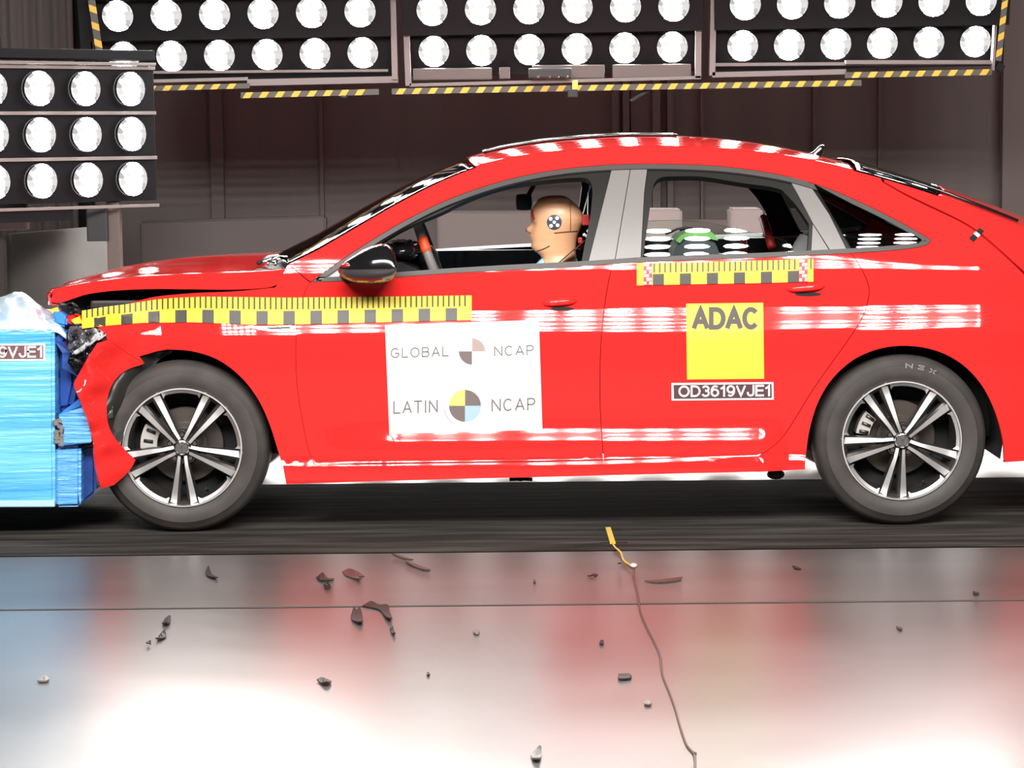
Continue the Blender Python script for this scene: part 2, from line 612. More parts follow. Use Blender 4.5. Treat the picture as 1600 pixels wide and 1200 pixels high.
def disc_loop(cx, cy, rx, ry=None, a0=0, a1=360, n=32, centre=False):
    ry = ry or rx
    full = abs(a1 - a0) >= 360
    ps = [(cx + rx * math.cos(R(a0 + (a1 - a0) * k / n)), cy - ry * math.sin(R(a0 + (a1 - a0) * k / n))) for k in range(n + (0 if full else 1))]
    return ps + ([(cx, cy)] if centre else [])


def arc_band(cx, cy, r0, r1, a0, a1, n=16):
    return [(cx + r1 * math.cos(R(a0 + (a1 - a0) * k / n)), cy - r1 * math.sin(R(a0 + (a1 - a0) * k / n))) for k in range(n + 1)] + \
           [(cx + r0 * math.cos(R(a1 + (a0 - a1) * k / n)), cy - r0 * math.sin(R(a1 + (a0 - a1) * k / n))) for k in range(n + 1)]


# ------------------------------------------------------------------ the hall
def structure(o):
    o['kind'] = 'structure'; return o


FLOORM = mat('floor_coating', (0.115, 0.106, 0.10), 0.28, noise=(1.2, (0.15, 0.14, 0.133), 0.35, 0.7, (1, 1, 1)))
PLATEM = mat('floor_plate', (0.09, 0.084, 0.08), 0.34, noise=(2.2, (0.125, 0.117, 0.111), 0.35, 0.7, (.35, 1.5, 1)))
TRACKM = mat('track_rubber', (0.030, 0.028, 0.025), 0.8, spec=.03, noise=(3.0, (0.095, 0.088, 0.078), 0.42, 0.75, (.45, 5, 1)))
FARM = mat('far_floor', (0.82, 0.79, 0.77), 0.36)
JOINT = mat('floor_joint', (0.006, 0.005, 0.005), 0.9, spec=0.0)
WALLM = mat('wall_brown', (0.185, 0.158, 0.150), 0.8, spec=.2, noise=(.8, (0.15, 0.127, 0.12), 0.3, 0.75, (2.5, 1, .15)))
WALLD = mat('wall_dark_panel', (0.15, 0.12, 0.113), 0.75)
CURT = mat('curtain_taupe', (0.12, 0.10, 0.09), 0.85)
DARKW = mat('hall_dark', (0.05, 0.045, 0.043), 0.9)

yl1 = G(800, 945).y          # joint between the near floor and the plate strip
yl2 = G(800, 861).y          # joint between the plate strip and the dark track
yl3 = 1.30                   # far edge of the track
XL, XR, YN, YB, ZT = -9.0, 9.0, -17.0, 7.6, 9.0


def slab(name, x0, x1, y0, y1, m_, z0=-.06, z1=0.0):
    return structure(MB().box((x0, y0, z0), (x1, y1, z1)).build(name, m_))


GP = .02
slab('floor', XL, XR, YN, yl1 - GP, FLOORM)
slab('floor', XL, XR, yl1 + GP * .4, yl2 - GP * 1.2, PLATEM)
slab('floor', XL, XR, yl2 + GP, yl3, TRACKM)
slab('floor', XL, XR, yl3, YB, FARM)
slab('floor', XL, XR, YN, YB, JOINT, -.12, -.055)
slab('floor', XL, XR, yl1 - .02, yl1 + .02, JOINT, -.05, -.004)
slab('floor', XL, XR, yl2 - .03, yl2 + .02, JOINT, -.05, -.004)
structure(MB().box((XL, YB, 0), (XR, YB + .2, ZT)).build('wall_back', WALLM))
structure(MB().box((XL - .2, YN, 0), (XL, YB, ZT)).build('wall_left', DARKW))
structure(MB().box((XR, YN, 0), (XR + .2, YB, ZT)).build('wall_right', DARKW))
structure(MB().box((XL, YN - .2, 0), (XR, YN, ZT)).build('wall_front', DARKW))
structure(MB().box((XL, YN, ZT), (XR, YB, ZT + .2)).build('ceiling', DARKW))


def wall_strip(name, xa, xb, Y, ztop, m_, depth=.08):
    a, b = P(xa, 300, Y).x, P(xb, 300, Y).x
    return structure(MB().box((a, Y, 0), (b, Y + depth, ztop)).build(name, m_))


# upright wall panels and their seams behind the car
wall_strip('trim_1', 957, 968, 7.50, ZT, WALLM)
wall_strip('trim_2', 974, 984, 7.47, ZT, WALLM)
wall_strip('trim_3', 986, 1019, 7.52, ZT, WALLD)
wall_strip('trim_4', 1020, 1032, 7.46, ZT, WALLM)
wall_strip('trim_5', 1043, 1052, 7.50, ZT, WALLM)
wall_strip('trim_6', 1095, 1099, 7.52, ZT, WALLD)
wall_strip('trim_7', 1270, 1274, 7.54, ZT, WALLD)
wall_strip('trim_8', 1372, 1376, 7.54, ZT, WALLD)
wall_strip('trim_9', 1566, 1700, 7.2, ZT, WALLD, .10)
wall_strip('trim_10', 500, 506, 7.54, ZT, WALLD)
wall_strip('trim_11', 330, 350, 7.54, ZT, WALLD)
wall_strip('trim_12', 112, 140, 7.3, ZT, HOUSING, .2)

# taupe curtain hanging at the far left, in folds
cv = []
xa, xb = P(-60, 200, 7.0).x, P(118, 200, 7.0).x
for k in range(41):
    x = xa + (xb - xa) * k / 40
    cv.append((x, 7.0 + .035 * math.sin(k * 1.25) + .02 * math.sin(k * 2.9)))
vs = [(x, y, z) for z in (0, ZT - .5) for x, y in cv] + [(x, y + .02, z) for z in (0, ZT - .5) for x, y in cv]
n = len(cv)
fs = [(k, k + 1, n + k + 1, n + k) for k in range(n - 1)] + [(2 * n + k + 1, 2 * n + k, 3 * n + k, 3 * n + k + 1) for k in range(n - 1)]
tag(mesh('hanging_curtain', vs, fs, CURT, None, True), 'taupe curtain hanging in folds at the far left above the lower lamp bank', 'curtain')


# low screens, boxes and stands between the car and the wall
def low_block(name, x0, x1, ytop0, Y, m_, label, cat, depth=.3, slope=0.0, group=None):
    a, b = P(x0, ytop0, Y), P(x1, ytop0 + slope, Y)
    o = MB()
    v = [(a.x, Y, 0), (b.x, Y, 0), (b.x, Y, b.z), (a.x, Y, a.z)]
    o.poly(v, (0, depth, 0))
    ob = o.build(name, m_)
    bm = bmesh.new(); bm.from_mesh(ob.data)
    bmesh.ops.bevel(bm, geom=list(bm.edges), offset=.012, segments=2, affect='EDGES')
    bm.to_mesh(ob.data); bm.free()
    return tag(ob, label, cat, group)


GREYA = mat('screen_shade_tone', (0.050, 0.042, 0.040), 0.7)  # same grey as the next two, with shade put into its colour
GREYB = mat('screen_lit_tone', (0.095, 0.084, 0.080), 0.7)  # middle tone of that grey, the light on it put into the colour
GREYC = mat('block_lit_tone', (0.22, 0.20, 0.19), 0.7)  # brightest tone of that grey, stronger light put into the colour
low_block('low_partition', 217, 509, 346, 5.2, GREYA, 'low grey partition in a painted shade tone seen above the bonnet', 'partition', .12, -9)
low_block('low_partition', 683, 935, 330, 5.0, GREYB, 'grey partition in a painted lit tone seen through the front door window behind the dummy', 'partition', .12)
low_block('low_block', 1000, 1066, 327, 4.6, GREYC, 'grey block in a painted lit tone seen at the left edge of the rear door window', 'block')
low_block('low_block', 1143, 1192, 326, 4.6, GREYC, 'grey block in a painted lit tone seen in the middle of the rear door window', 'block')
low_block('low_block', 1236, 1290, 328, 4.6, GREYC, 'grey block in a painted lit tone seen behind the rear door window frame', 'block')
low_block('low_partition', 1060, 1240, 343, 5.4, WALLD, 'dark low barrier between the lit-toned blocks behind the rear window', 'partition', .12)
# curved screen at the left
ring = []
for k in range(21):
    t = k / 20
    px = 10 + 160 * t
    Y = 4.3 - .28 * math.sin(PI * t)
    a = P(px, 366 - 14 * t, Y)
    ring.append(a)
vs = [(a.x, a.y, 0) for a in ring] + [tuple(a) for a in ring] + [(a.x, a.y + .05, 0) for a in ring] + [(a.x, a.y + .05, a.z) for a in ring]
n = len(ring)
fs = []
for k in range(n - 1):
    fs += [(k, k + 1, n + k + 1, n + k), (2 * n + k + 1, 2 * n + k, 3 * n + k, 3 * n + k + 1), (n + k, n + k + 1, 3 * n + k + 1, 3 * n + k)]
fs += [(n - 1, 3 * n - 1, 4 * n - 1, 2 * n - 1), (2 * n, 0, n, 3 * n)]
tag(mesh('curved_screen', vs, fs, mat('screen_silver', (0.115, 0.106, 0.10), 0.7, spec=.2), None, True), 'curved light grey screen standing behind the blue barrier', 'screen')
low_block('wall_cabinet', -40, 8, 372, 5.4, GREYB, 'pale cabinet at the left edge behind the curved grey screen', 'cabinet')

# ------------------------------------------------------------------ lamp banks
LR = .0885


def lens_mesh(name, hot, all_hot=False):
    bm = bmesh.new()
    nr, ns = 6, 28
    rings = []
    for i in range(1, nr + 1):
        r = LR * i / nr
        rings.append([bm.verts.new((r * math.cos(2 * PI * k / ns), -.030 * (1 - (i / nr) ** 2), r * math.sin(2 * PI * k / ns))) for k in range(ns)])
    c = bm.verts.new((0, -.030, 0))
    fl = [bm.faces.new((c, rings[0][(k + 1) % ns], rings[0][k])) for k in range(ns)]
    for a, b in zip(rings, rings[1:]):
        fl += [bm.faces.new((a[k], a[(k + 1) % ns], b[(k + 1) % ns], b[k])) for k in range(ns)]
    for f in fl:
        q = f.calc_center_median()
        hotq = all_hot or abs(q.x + .006 * math.sin(q.z * 90)) < .44 * LR or (q.z > .45 * LR and q.length < .9 * LR) or (q.z < -.6 * LR and abs(q.x) < .6 * LR)
        f.material_index = 0 if hotq else 1
    # rim ring behind the glass
    o1 = [bm.verts.new((LR * 1.0 * math.cos(2 * PI * k / ns), .022, LR * 1.0 * math.sin(2 * PI * k / ns))) for k in range(ns)]
    for k in range(ns):
        f = bm.faces.new((rings[-1][k], rings[-1][(k + 1) % ns], o1[(k + 1) % ns], o1[k])); f.material_index = 2
    bmesh.ops.recalc_face_normals(bm, faces=bm.faces)
    me = bpy.data.meshes.new(name); bm.to_mesh(me); bm.free()
    for k in (hot, FACET, HOUSING): me.materials.append(k)
    return me


LENS_B = lens_mesh('lamp', HOT_B)
LENS_S = lens_mesh('lamp', HOT_S)
LENS_F = lens_mesh('lamp', HOT_F, True)
LENS_L = lens_mesh('lamp', HOT_L, True)
SP = .2765


def child(me_or_ob, name, parent, loc, rx=0.0):
    o = bpy.data.objects.new(name, me_or_ob)
    COL.objects.link(o)
    o.parent = parent
    o.location = loc
    o.rotation_euler = (rx, 0, 0)
    return o


def local_box(parent, name, lo, hi, m_, rx=0.0, bevel=.004):
    lo, hi = Vector(lo), Vector(hi); c = (lo + hi) / 2
    o = MB().box(lo - c, hi - c, bevel=bevel).build(name, m_)
    o.parent = parent; o.location = c; o.rotation_euler = (rx, 0, 0)
    return o


def bank(name, loc, rot, ncol, nrow, rise, step, tilt, lens, label, cat='lamp bank', group=None, sx=SP, edge=.17):
    """rows of round lamps; every row is a black housing set a step further forward than the one below it"""
    t = empty(name, loc, label, cat, group)
    t.rotation_euler = rot
    for r in range(nrow):
        y, z = -step * r, rise * r
        W = sx * (ncol - 1) / 2 + edge
        h = rise * .98 / 2
        local_box(t, 'row_housing', (-W, y + .012, z - h), (W, y + .28, z + h), HOUSING, tilt)
        local_box(t, 'seam_rail', (-W, y - .004, z + h - .014), (W, y + .02, z + h + .004), FRAME if step else mat('rail_grey', (.30, .28, .27), .35, metal=.6), tilt, .002)
        for c in range(ncol):
            child(lens, 'lamp', t, (sx * (c - (ncol - 1) / 2), y - .012, z), tilt)
    return t


YB0 = 5.0
STEP = .17
b0 = P(900, 76.5, YB0)
b1 = P(900, 12.0, YB0 - STEP)
RISE = b1.z - b0.z
MPX = (YB0 - CY) / F
BROLL = -.0084
NROW = 8


def bank_at(pxa, pxb):
    pc = (pxa + pxb) / 2
    x = (pc - 900) * MPX
    return Vector((b0.x + x, YB0, b0.z + x * math.tan(-BROLL)))


for pxa, pxb, lab in ((200, 570, 'left of three overhead banks of round white lamps, above the bonnet'),
                      (680, 1049, 'middle overhead bank of round white lamps, above the car roof'),
                      (1158, 1518, 'right of three overhead banks of round white lamps, above the car boot')):
    bank('lamp_bank', bank_at(pxa, pxb), (0, BROLL, 0), 6, NROW, RISE, STEP, R(14), LENS_B, lab, group='overhead lamp banks', sx=(pxb - pxa) / 5 * MPX)

# suspended frame that carries the three banks, with hazard tape on its edges
gan = empty('lighting_frame', (b0.x, 5.0, b0.z - .2), 'brown grey hanging frame with black and yellow hazard tape below the overhead lamps', 'frame')


def fbar(x0, y0, x1, y1, wpx, Y, m_=FRAME, name='frame_bar', depth=.06):
    a, b = P(x0, y0, Y), P(x1, y1, Y)
    d = (b - a).normalized(); nn = Vector((-d.z, 0, d.x)) * (wpx * (Y - CY) / F / 2)
    o = MB(); o.poly([a - nn, b - nn, b + nn, a + nn], (0, depth, 0))
    return o.build(name, m_, gan)


YF = 4.90
fbar(386, 129, 622, 124, 10, YF); fbar(614, 0, 617, 124, 9, YF - .02); fbar(228, 127, 386, 123, 5, YF)
fbar(633, 0, 638, 134, 9, YF); fbar(640, 133, 1095, 121, 5, YF); fbar(1092, 0, 1091, 122, 9, YF)
fbar(1115, 0, 1113, 118, 9, YF); fbar(1113, 117, 1322, 112, 8, YF); fbar(1322, 97, 1552, 97, 6, YF + .02); fbar(1116, 101, 1552, 98, 5, YF + .05)
fbar(1558, 0, 1552, 110, 4, YF)
fbar(232, 113, 606, 110, 4, YF + .05)
for x0, x1, yt, yb in ((645, 769, 107, 124), (780, 797, 105, 123), (832, 945, 102, 122), (957, 1080, 101, 121)):
    a, b = P(x0, yt, YF + .06), P(x1, yb, YF + .06)
    MB().box((a.x, YF + .06, b.z), (b.x, YF + .2, a.z), bevel=.008).build('tray', mat('tray_brown', (.11, .085, .08), .6), gan)


def hazard(x0, y0, x1, y1, wpx, Y, ph=0.0, period=25.0):
    a, b = np.array([x0, y0], float), np.array([x1, y1], float)
    L = np.linalg.norm(b - a); d = (b - a) / L; nn = np.array([d[1], -d[0]])
    if nn[1] > 0: nn = -nn
    V, Fc, FM = [], [], []

    def quad(pts, Yq, mi):
        s = len(V)
        for p in pts: V.append(tuple(P(p[0], p[1], Yq)))
        Fc.append((s, s + 1, s + 2, s + 3)); FM.append(mi)
    h = nn * wpx / 2
    quad([a - h, b - h, b + h, a + h], Y, 0)
    bk = [P(*q, Y + .012) for q in (a - h, b - h, b + h, a + h)]
    s = len(V); V.extend(tuple(q) for q in bk); Fc.append((s + 3, s + 2, s + 1, s)); FM.append(0)
    for i in range(4):
        Fc.append((i, s + i, s + (i + 1) % 4, (i + 1) % 4)); FM.append(0)
    u = ph
    while u + 17 < L:
        p = a + d * u; q = a + d * (u + 11)
        quad([p - h, q - h, q + h + d * 6, p + h + d * 6], Y - .002, 1); u += period
    mesh('hazard_tape', V, Fc, [MARK, mat('hazard_yellow', (.62, .34, .03), .5)], gan, False, FM)


hazard(226, 138.5, 390, 134, 8, YF - .01, 2)
hazard(376, 149, 592, 143.5, 9, YF - .012, 3)
hazard(612, 143, 1346, 129.5, 9, YF - .012, 6)
hazard(1320, 117.5, 1550, 112.5, 9, YF - .012, 10, 25)
hazard(143, 0, 157, 92, 11, 4.58, 6, 27)
hazard(1571, -5, 1560, 95, 9, 4.58, 4, 25)
fbar(1560, 110, 1566, 100, 12, YF, HOUSING)
# black bar behind the tape at the left end, up to the side bank
fbar(128, -10, 136, 100, 16, YF + .1, HOUSING)

# small camera gear clamped under the middle bank
cg = empty('clamped_camera', P(858, 118, 4.86), 'small black camera gear clamped under the middle overhead lamp bank', 'camera')
k = MB(); a, b = P(826, 107, 4.86), P(893, 122, 4.86); k.box((a.x, 4.83, b.z), (b.x, 4.93, a.z), bevel=.01); k.build('camera_body', BLACKP, cg)
for q in (841, 859, 872, 886):
    MB().blob(P(q, 120, 4.82), (.010, .008, .008), 1).build('camera_lens', CHROME, cg)
a, b = P(894, 126, 4.85), P(903, 140, 4.85)
MB().box((a.x, 4.84, b.z), (b.x, 4.875, a.z), bevel=.004).build('clamp', mat('clamp_yellow', (.75, .62, .10), .5), cg)
a, b = P(887, 140, 4.86), P(903, 152, 4.86)
MB().box((a.x, 4.85, b.z), (b.x, 4.89, a.z), bevel=.006).build('clamp_grip', BLACKP, cg)
k = MB(); k.tube([P(985, 158, 4.95), P(1000, 149, 4.95), P(1012, 142, 4.95)], .012)
tag(k.build('loose_cable', BLACKP), 'short black cable hanging under the hazard tape above the car roof', 'cable')
MB().blob(P(1189, 137.5, 4.9), (.025, .02, .012)).tube([P(1189, 137, 4.92), P(1190, 128, 4.92)], .006).build('cable_clip', BLACKP, gan)
MB().blob(P(537, 151, 4.9), (.025, .02, .012)).tube([P(537, 151, 4.92), P(537, 143, 4.92)], .006).build('cable_clip', BLACKP, gan)

# bank on a stand at the left
YS = 3.6
sbank = bank('side_lamp_bank', P(100.5, 282, YS), (0, 0, R(41)), 4, 3, .2375, 0.0, 0.0, LENS_S, 'turned bank of three rows of lamps standing at the left edge', edge=.16, sx=.2740)
local_box(sbank, 'top_rail', (-.60, -.02, .2375 * 2.5 + .035), (.56, .26, .2375 * 2.5 + .085), HOUSING)
local_box(sbank, 'top_rail', (-.60, -.03, .2375 * 2.5 + .005), (.56, -.01, .2375 * 2.5 + .02), mat('rail_grey', (.3, .28, .27), .35, metal=.6), 0, .003)
local_box(sbank, 'bottom_rail', (-.60, -.03, -.150), (.56, -.008, -.135), mat('rail_grey', (.3, .28, .27), .35, metal=.6), 0, .003)
local_box(sbank, 'bottom_rail', (-.60, 0, -.21), (.05, .24, -.15), HOUSING)
local_box(sbank, 'bracket', (-.65, .02, .2375 * 2.5 + .085), (-.33, .22, .2375 * 2.5 + .14), HOUSING)
a = P(176, 330, YS + .25)
sq = MB(); sq.box((a.x - .035, a.y, 0), (a.x + .035, a.y + .09, a.z + .05), bevel=.006)
o = sq.build('stand_post', mat('post_brown', (.09, .065, .055), .5)); o.parent = sbank; o.matrix_parent_inverse = (Matrix.Translation(sbank.location) @ sbank.rotation_euler.to_matrix().to_4x4()).inverted()
a = P(152, 330, YS + .2)
sq = MB(); sq.box((a.x - .06, a.y, a.z - .16), (a.x + .05, a.y + .1, a.z + .02), bevel=.008)
o = sq.build('connector_box', BLACKP); o.parent = sbank; o.matrix_parent_inverse = (Matrix.Translation(sbank.location) @ sbank.rotation_euler.to_matrix().to_4x4()).inverted()
a = P(20, 345, YS + .1)
sq = MB(); sq.box((a.x - .10, a.y, a.z - .05), (a.x + .07, a.y + .09, a.z + .09), bevel=.006)
o = sq.build('bracket', mat('post_brown', (.09, .065, .055), .5)); o.parent = sbank; o.matrix_parent_inverse = (Matrix.Translation(sbank.location) @ sbank.rotation_euler.to_matrix().to_4x4()).inverted()

# added unseen lamp bar; its glare makes the bright line under the sill
low = bank('added_lamp_bar', (.35, 2.75, .16), (0, 0, 0), 12, 1, .22, 0.0, 0.0, LENS_L, 'added low bar of lamps for glare on the floor behind the car, hidden by its doors', sx=.34, edge=.14)
for x in (-1.7, 1.7):
    local_box(low, 'foot', (x - .05, 0, -.16), (x + .05, .2, -.09), HOUSING)
# the matching banks over the near side of the track light the flank of the car
for q, x in enumerate((-2.70, -0.90, 0.90, 2.70)):
    bank('lamp_bank', (x, -6.6, 4.1), (0, 0, PI), 6, 5, .235, STEP, R(14), LENS_F,
         ('lamp bank over the near side of the track, towards the barrier', 'lamp bank over the near side of the track, facing the front door', 'lamp bank over the near side of the track, facing the rear door', 'lamp bank over the near side of the track, towards the car boot')[q], group='near side lamp banks')

# ------------------------------------------------------------------ the car
car = empty('car', (0, YC, 0), 'red four door saloon with crushed front end against the blue barrier', 'car')

# outlines in pixels of the near flank
ARCH_F = cr([(262, 546), (300, 549), (340, 562), (375, 588), (402, 622), (420, 660), (433, 700), (441, 728)])
ARCH_R = cr([(1258, 734), (1261, 700), (1267, 665), (1280, 626), (1302, 591), (1335, 562), (1376, 545), (1420, 541), (1464, 549), (1502, 569), (1532, 600), (1553, 640), (1566, 685), (1569, 723)])
DLO_TOP = cr([(487, 440), (520, 416), (560, 389), (620, 352), (680, 321), (740, 297), (800, 279), (860, 267), (920, 260), (985, 256.5), (1050, 256.5), (1120, 259.5), (1180, 266.5), (1240, 278), (1300, 297), (1360, 323.5), (1410, 349), (1440, 366), (1455, 375)])
DLO_BOT = cr([(1455, 375), (1449, 382), (1430, 387), (1390, 391.5), (1330, 395.5)]) + cr([(1330, 395.5), (1200, 402), (1100, 405.5), (1000, 409.5), (957, 412.5)])[1:] + cr([(957, 412.5), (900, 416), (800, 421), (700, 427), (620, 433), (560, 438), (520, 440), (487, 440)])[1:]
E_PTS = [(450, 413), (480, 398), (500, 388), (560, 353), (620, 318.5), (680, 287.5), (740, 263), (800, 247.5), (860, 239), (920, 234), (980, 231), (1040, 230.5), (1100, 232), (1160, 236), (1220, 243), (1280, 253.5), (1340, 268), (1400, 285), (1460, 304), (1530, 330), (1600, 358), (1650, 380)]
E_CURVE = cr(E_PTS)
SEAM_F = cr([(484, 441), (474, 463), (465, 500), (462, 545), (464, 600), (471, 650), (480, 695), (490, 726)])
SEAM_B = cr([(957, 412.5), (949, 450), (942, 500), (938, 560), (938, 640), (943, 718)])
SEAM_R = cr([(1330, 395.5), (1346, 420), (1357, 446), (1357, 466), (1347, 496), (1326, 530), (1296, 572), (1268, 612), (1245, 650), (1222, 684), (1198, 705), (1182, 712)])
SILL_T = cr([(441, 728), (600, 724), (800, 721), (943, 718), (1100, 714), (1182, 712)])


def inset(loop, d):
    """pull a closed outline in by d pixels"""
    p = np.array(dedupe(loop), float); n = len(p)
    area = 0.5 * np.sum(p[:, 0] * np.roll(p[:, 1], -1) - np.roll(p[:, 0], -1) * p[:, 1])
    t = np.roll(p, -1, 0) - np.roll(p, 1, 0)
    t /= np.maximum(np.linalg.norm(t, axis=1, keepdims=True), 1e-9)
    nn = np.stack([-t[:, 1], t[:, 0]], 1) * (1 if area > 0 else -1)
    return [tuple(q) for q in p + nn * d]


GAPI = 0.5
front_door = empty('front_door', Sp(700, 560), parent=car)
rear_door = empty('rear_door', Sp(1100, 560), parent=car)
fd_low = SEAM_F + [q for q in SILL_T if 490 < q[0] < 943] + list(reversed(SEAM_B)) + [q for q in DLO_BOT if q[0] < 957]
rd_low = SEAM_B + [q for q in SILL_T if 943 < q[0] < 1182] + list(reversed(SEAM_R)) + [q for q in DLO_BOT if 957 < q[0] < 1330]
panel('door_skin', inset(fd_low, GAPI), RED, front_door)
panel('door_skin', inset(rd_low, GAPI), RED, rear_door)

# sill
sill = SILL_T + cr([(1182, 712), (1200, 709), (1222, 700)])[1:] + [(1257, 690), (1258, 735)] + cr([(1258, 735), (1050, 740), (850, 745.5), (700, 749), (446, 757)])[1:] + [(441, 728)]
sill = SILL_T + [(1187, 712), (1187, 738)] + cr([(1187, 738), (1050, 741), (850, 746), (700, 749.5), (447, 757)])[1:]
panel('sill', inset(sill, .8), RED, car, off=.002, mirror=False)

# fender and crushed bumper corner
fen = cr([(160, 481), (200, 474.5), (240, 464), (300, 458), (360, 455.5), (392, 453), (430, 449)]) + cr([(430, 449), (440, 432), (450, 413.5)])[1:] + [(484, 441)] + SEAM_F[1:] + list(reversed([q for q in SILL_T if q[0] < 490])) + list(reversed(ARCH_F)) + [(245, 549), (218, 557), (226, 568), (200, 552), (168, 531), (163, 518), (150, 508)]


def gf(X, Z):
    """the flank with its crushed front corner pushed outward and buckled"""
    X = np.asarray(X, float); Z = np.asarray(Z, float)
    y = g(X, Z)
    a = sstep(-1.30, -1.60, X)
    tgt = -.095 + .115 * sstep(.74, .86, Z)
    wr = .010 * np.sin(X * 46 + Z * 30) + .008 * np.sin(Z * 52 - X * 20) - .030 * np.exp(-((X + 1.60 - (Z - .55) * .4) / .05) ** 2) * sstep(.82, .72, Z)
    return y * (1 - a) + (tgt + wr * sstep(.86, .78, Z)) * a


panel('front_fender', inset(fen, .2), RED, car, surf=gf, res=7)
bump = [(168, 532), (198, 552), (224, 568.5)] + cr([(224, 569), (205, 574), (188, 584), (175, 600), (167, 622), (166, 645), (169, 665), (177, 682), (190, 698), (211, 719)])[1:] + \
    cr([(211, 719), (200, 737), (178, 757)])[1:] + [(158, 763)] + cr([(158, 763), (153, 735), (148, 700), (140, 665), (130, 635), (120, 612), (116, 600), (122, 588), (134, 566), (147, 545), (152, 537)])[1:]


panel('bumper_cover', inset(bump, -.8), RED, car, surf=gf, res=6, label='crushed red bumper corner bent round the front wheel')

# body shell: A pillar, roof rail, C pillar and rear wing in one sheet
bs = [q for q in E_CURVE if q[0] <= 1379] + cr([(1380, 285), (1415, 305), (1450, 322), (1500, 346), (1528, 364), (1560, 391), (1600, 428), (1640, 470), (1668, 505)]) + \
    cr([(1668, 505), (1690, 560), (1698, 640), (1690, 715)])[1:] + [(1569, 723)] + list(reversed(ARCH_R))[1:] + [(1184, 738), (1184, 713)] + list(reversed(SEAM_R))[1:] + \
    list(reversed([q for q in DLO_BOT if q[0] > 1330])) + list(reversed(DLO_TOP))[1:] + [(484, 440)]
panel('body_shell', inset(bs, .6), RED, car, res=9)

# boot lid flank above the seam
bl = [q for q in E_CURVE if q[0] > 1381] + cr([(1650, 380), (1672, 400), (1682, 440), (1668, 503)])[1:] + list(reversed(cr([(1381, 284), (1415, 303), (1450, 320), (1500, 344), (1529, 362), (1561, 389), (1601, 426), (1641, 468), (1668, 503)])))[1:]
boot = empty('boot_lid', Sp(1540, 350), parent=car)
panel('lid_flank', inset(bl, .6), RED, boot, res=7)

# ---- roof, glass, boot: lofts across the car between the two roof rails
EW = S([q[0] for q in E_CURVE], [q[1] for q in E_CURVE], -.004)
EX = np.array([q[0] for q in E_CURVE])


def across(name, x0, x1, m_, parent, h, dx, nt=29, pw=2.0, pull=0.0):
    idx = [i for i in range(len(EX)) if x0 <= EX[i] <= x1]
    rings = []
    for i in idx:
        u = (EX[i] - x0) / (x1 - x0)
        e = EW[i]
        row = []
        for k in range(nt):
            t = -1 + 2 * k / (nt - 1)
            s_ = 1 - abs(t) ** pw
            row.append((e[0] - (dx(u) if callable(dx) else dx) * s_, YC + t * (YC - e[1]), e[2] + (h(u) if callable(h) else h) * s_))
        rings.append(row)
    o = loft(name, rings, m_, parent, True, closed=False)
    md = o.modifiers.new('thickness', 'SOLIDIFY'); md.thickness = .006; md.offset = -1
    # faces must look up
    if o.data.polygons[len(o.data.polygons) // 2].normal.z < 0:
        o.data.flip_normals()
    return o


across('windshield', 450, 742, GLASS, car, lambda u: .012 + .012 * u, lambda u: .10 - .05 * u)
across('roof', 742, 1336, RED, car, lambda u: .026 + .022 * math.sin(PI * min(1, u * .9 + .1)), lambda u: .05 * (1 - u) ** 3 - .03 * u ** 3, pw=2.6)
across('rear_window', 1337, 1462, TINT, car, lambda u: .046 - .02 * u, lambda u: -.03 - .06 * u, pw=2.4)
across('lid_top', 1462, 1650, RED, boot, lambda u: .030 + .01 * u, lambda u: -.09, pw=2.4)
# black border strip along the rear glass
vs = []
for q, off in ((0, .0), (1, .012)):
    pass
k = MB(); pts = [Vector(EW[i]) + Vector((0.01, .10, .022)) for i in range(len(EX)) if 1345 < EX[i] < 1600]
k.tube(pts, .007, 6); k.build('glass_seal', BLACKG, car, True)

# roof sunroof panel of dark glass, set flush
idx = [i for i in range(len(EX)) if 770 <= EX[i] <= 1075]
rings = []
for i in idx:
    u = (EX[i] - 742) / (1336 - 742); e = EW[i]; row = []
    for q in range(15):
        t = -.40 + .80 * q / 14
        s_ = 1 - abs(t) ** 2.6
        row.append((e[0] - .05 * (1 - u) ** 3 * s_, YC + t * (YC - e[1]), e[2] + .0015 + (.026 + .022 * math.sin(PI * min(1, u * .9 + .1))) * s_))
    rings.append(row)
o = loft('sunroof', rings, BLACKG, car, True, closed=False)
md = o.modifiers.new('thickness', 'SOLIDIFY'); md.thickness = .008
# antenna fin
fin = cr([(1255, 241), (1266, 239), (1273, 235), (1280, 228), (1286, 226), (1289, 229), (1287, 236), (1284, 244), (1283, 247)], 3) + [(1256, 247)]
rg = []
for off, sc in ((-.016, .72), (-.012, .94), (-.004, 1.0), (.004, 1.0), (.012, .94), (.016, .72)):
    c = np.mean(fin, 0)
    rg.append([P(c[0] + (q[0] - c[0]) * sc, 246 + (q[1] - 246) * sc, YC - .10 + off) for q in fin])
loft('antenna_fin', rg, BLACKG, car, True, True, True, angle=50)

# ---- bonnet, buckled up over the fenders
bon = empty('bonnet', Sp(280, 430), parent=car)
CREASE = cr([(84, 452), (110, 446.5), (150, 440), (220, 432.5), (300, 428.5), (360, 427), (430, 423), (452, 417)], 7)
LOWER = [(79, 472), (92, 474), (105, 470), (122, 464), (140, 459), (180, 454), (240, 451.5), (300, 452), (360, 452.5), (400, 451), (425, 448), (437, 440), (452, 420)]
LOWC = cr(LOWER, 7)


def hood_in(px):      # how far the bonnet side stands in from the body side
    return .035 - .03 * np.clip((px - 100) / 330, 0, 1)


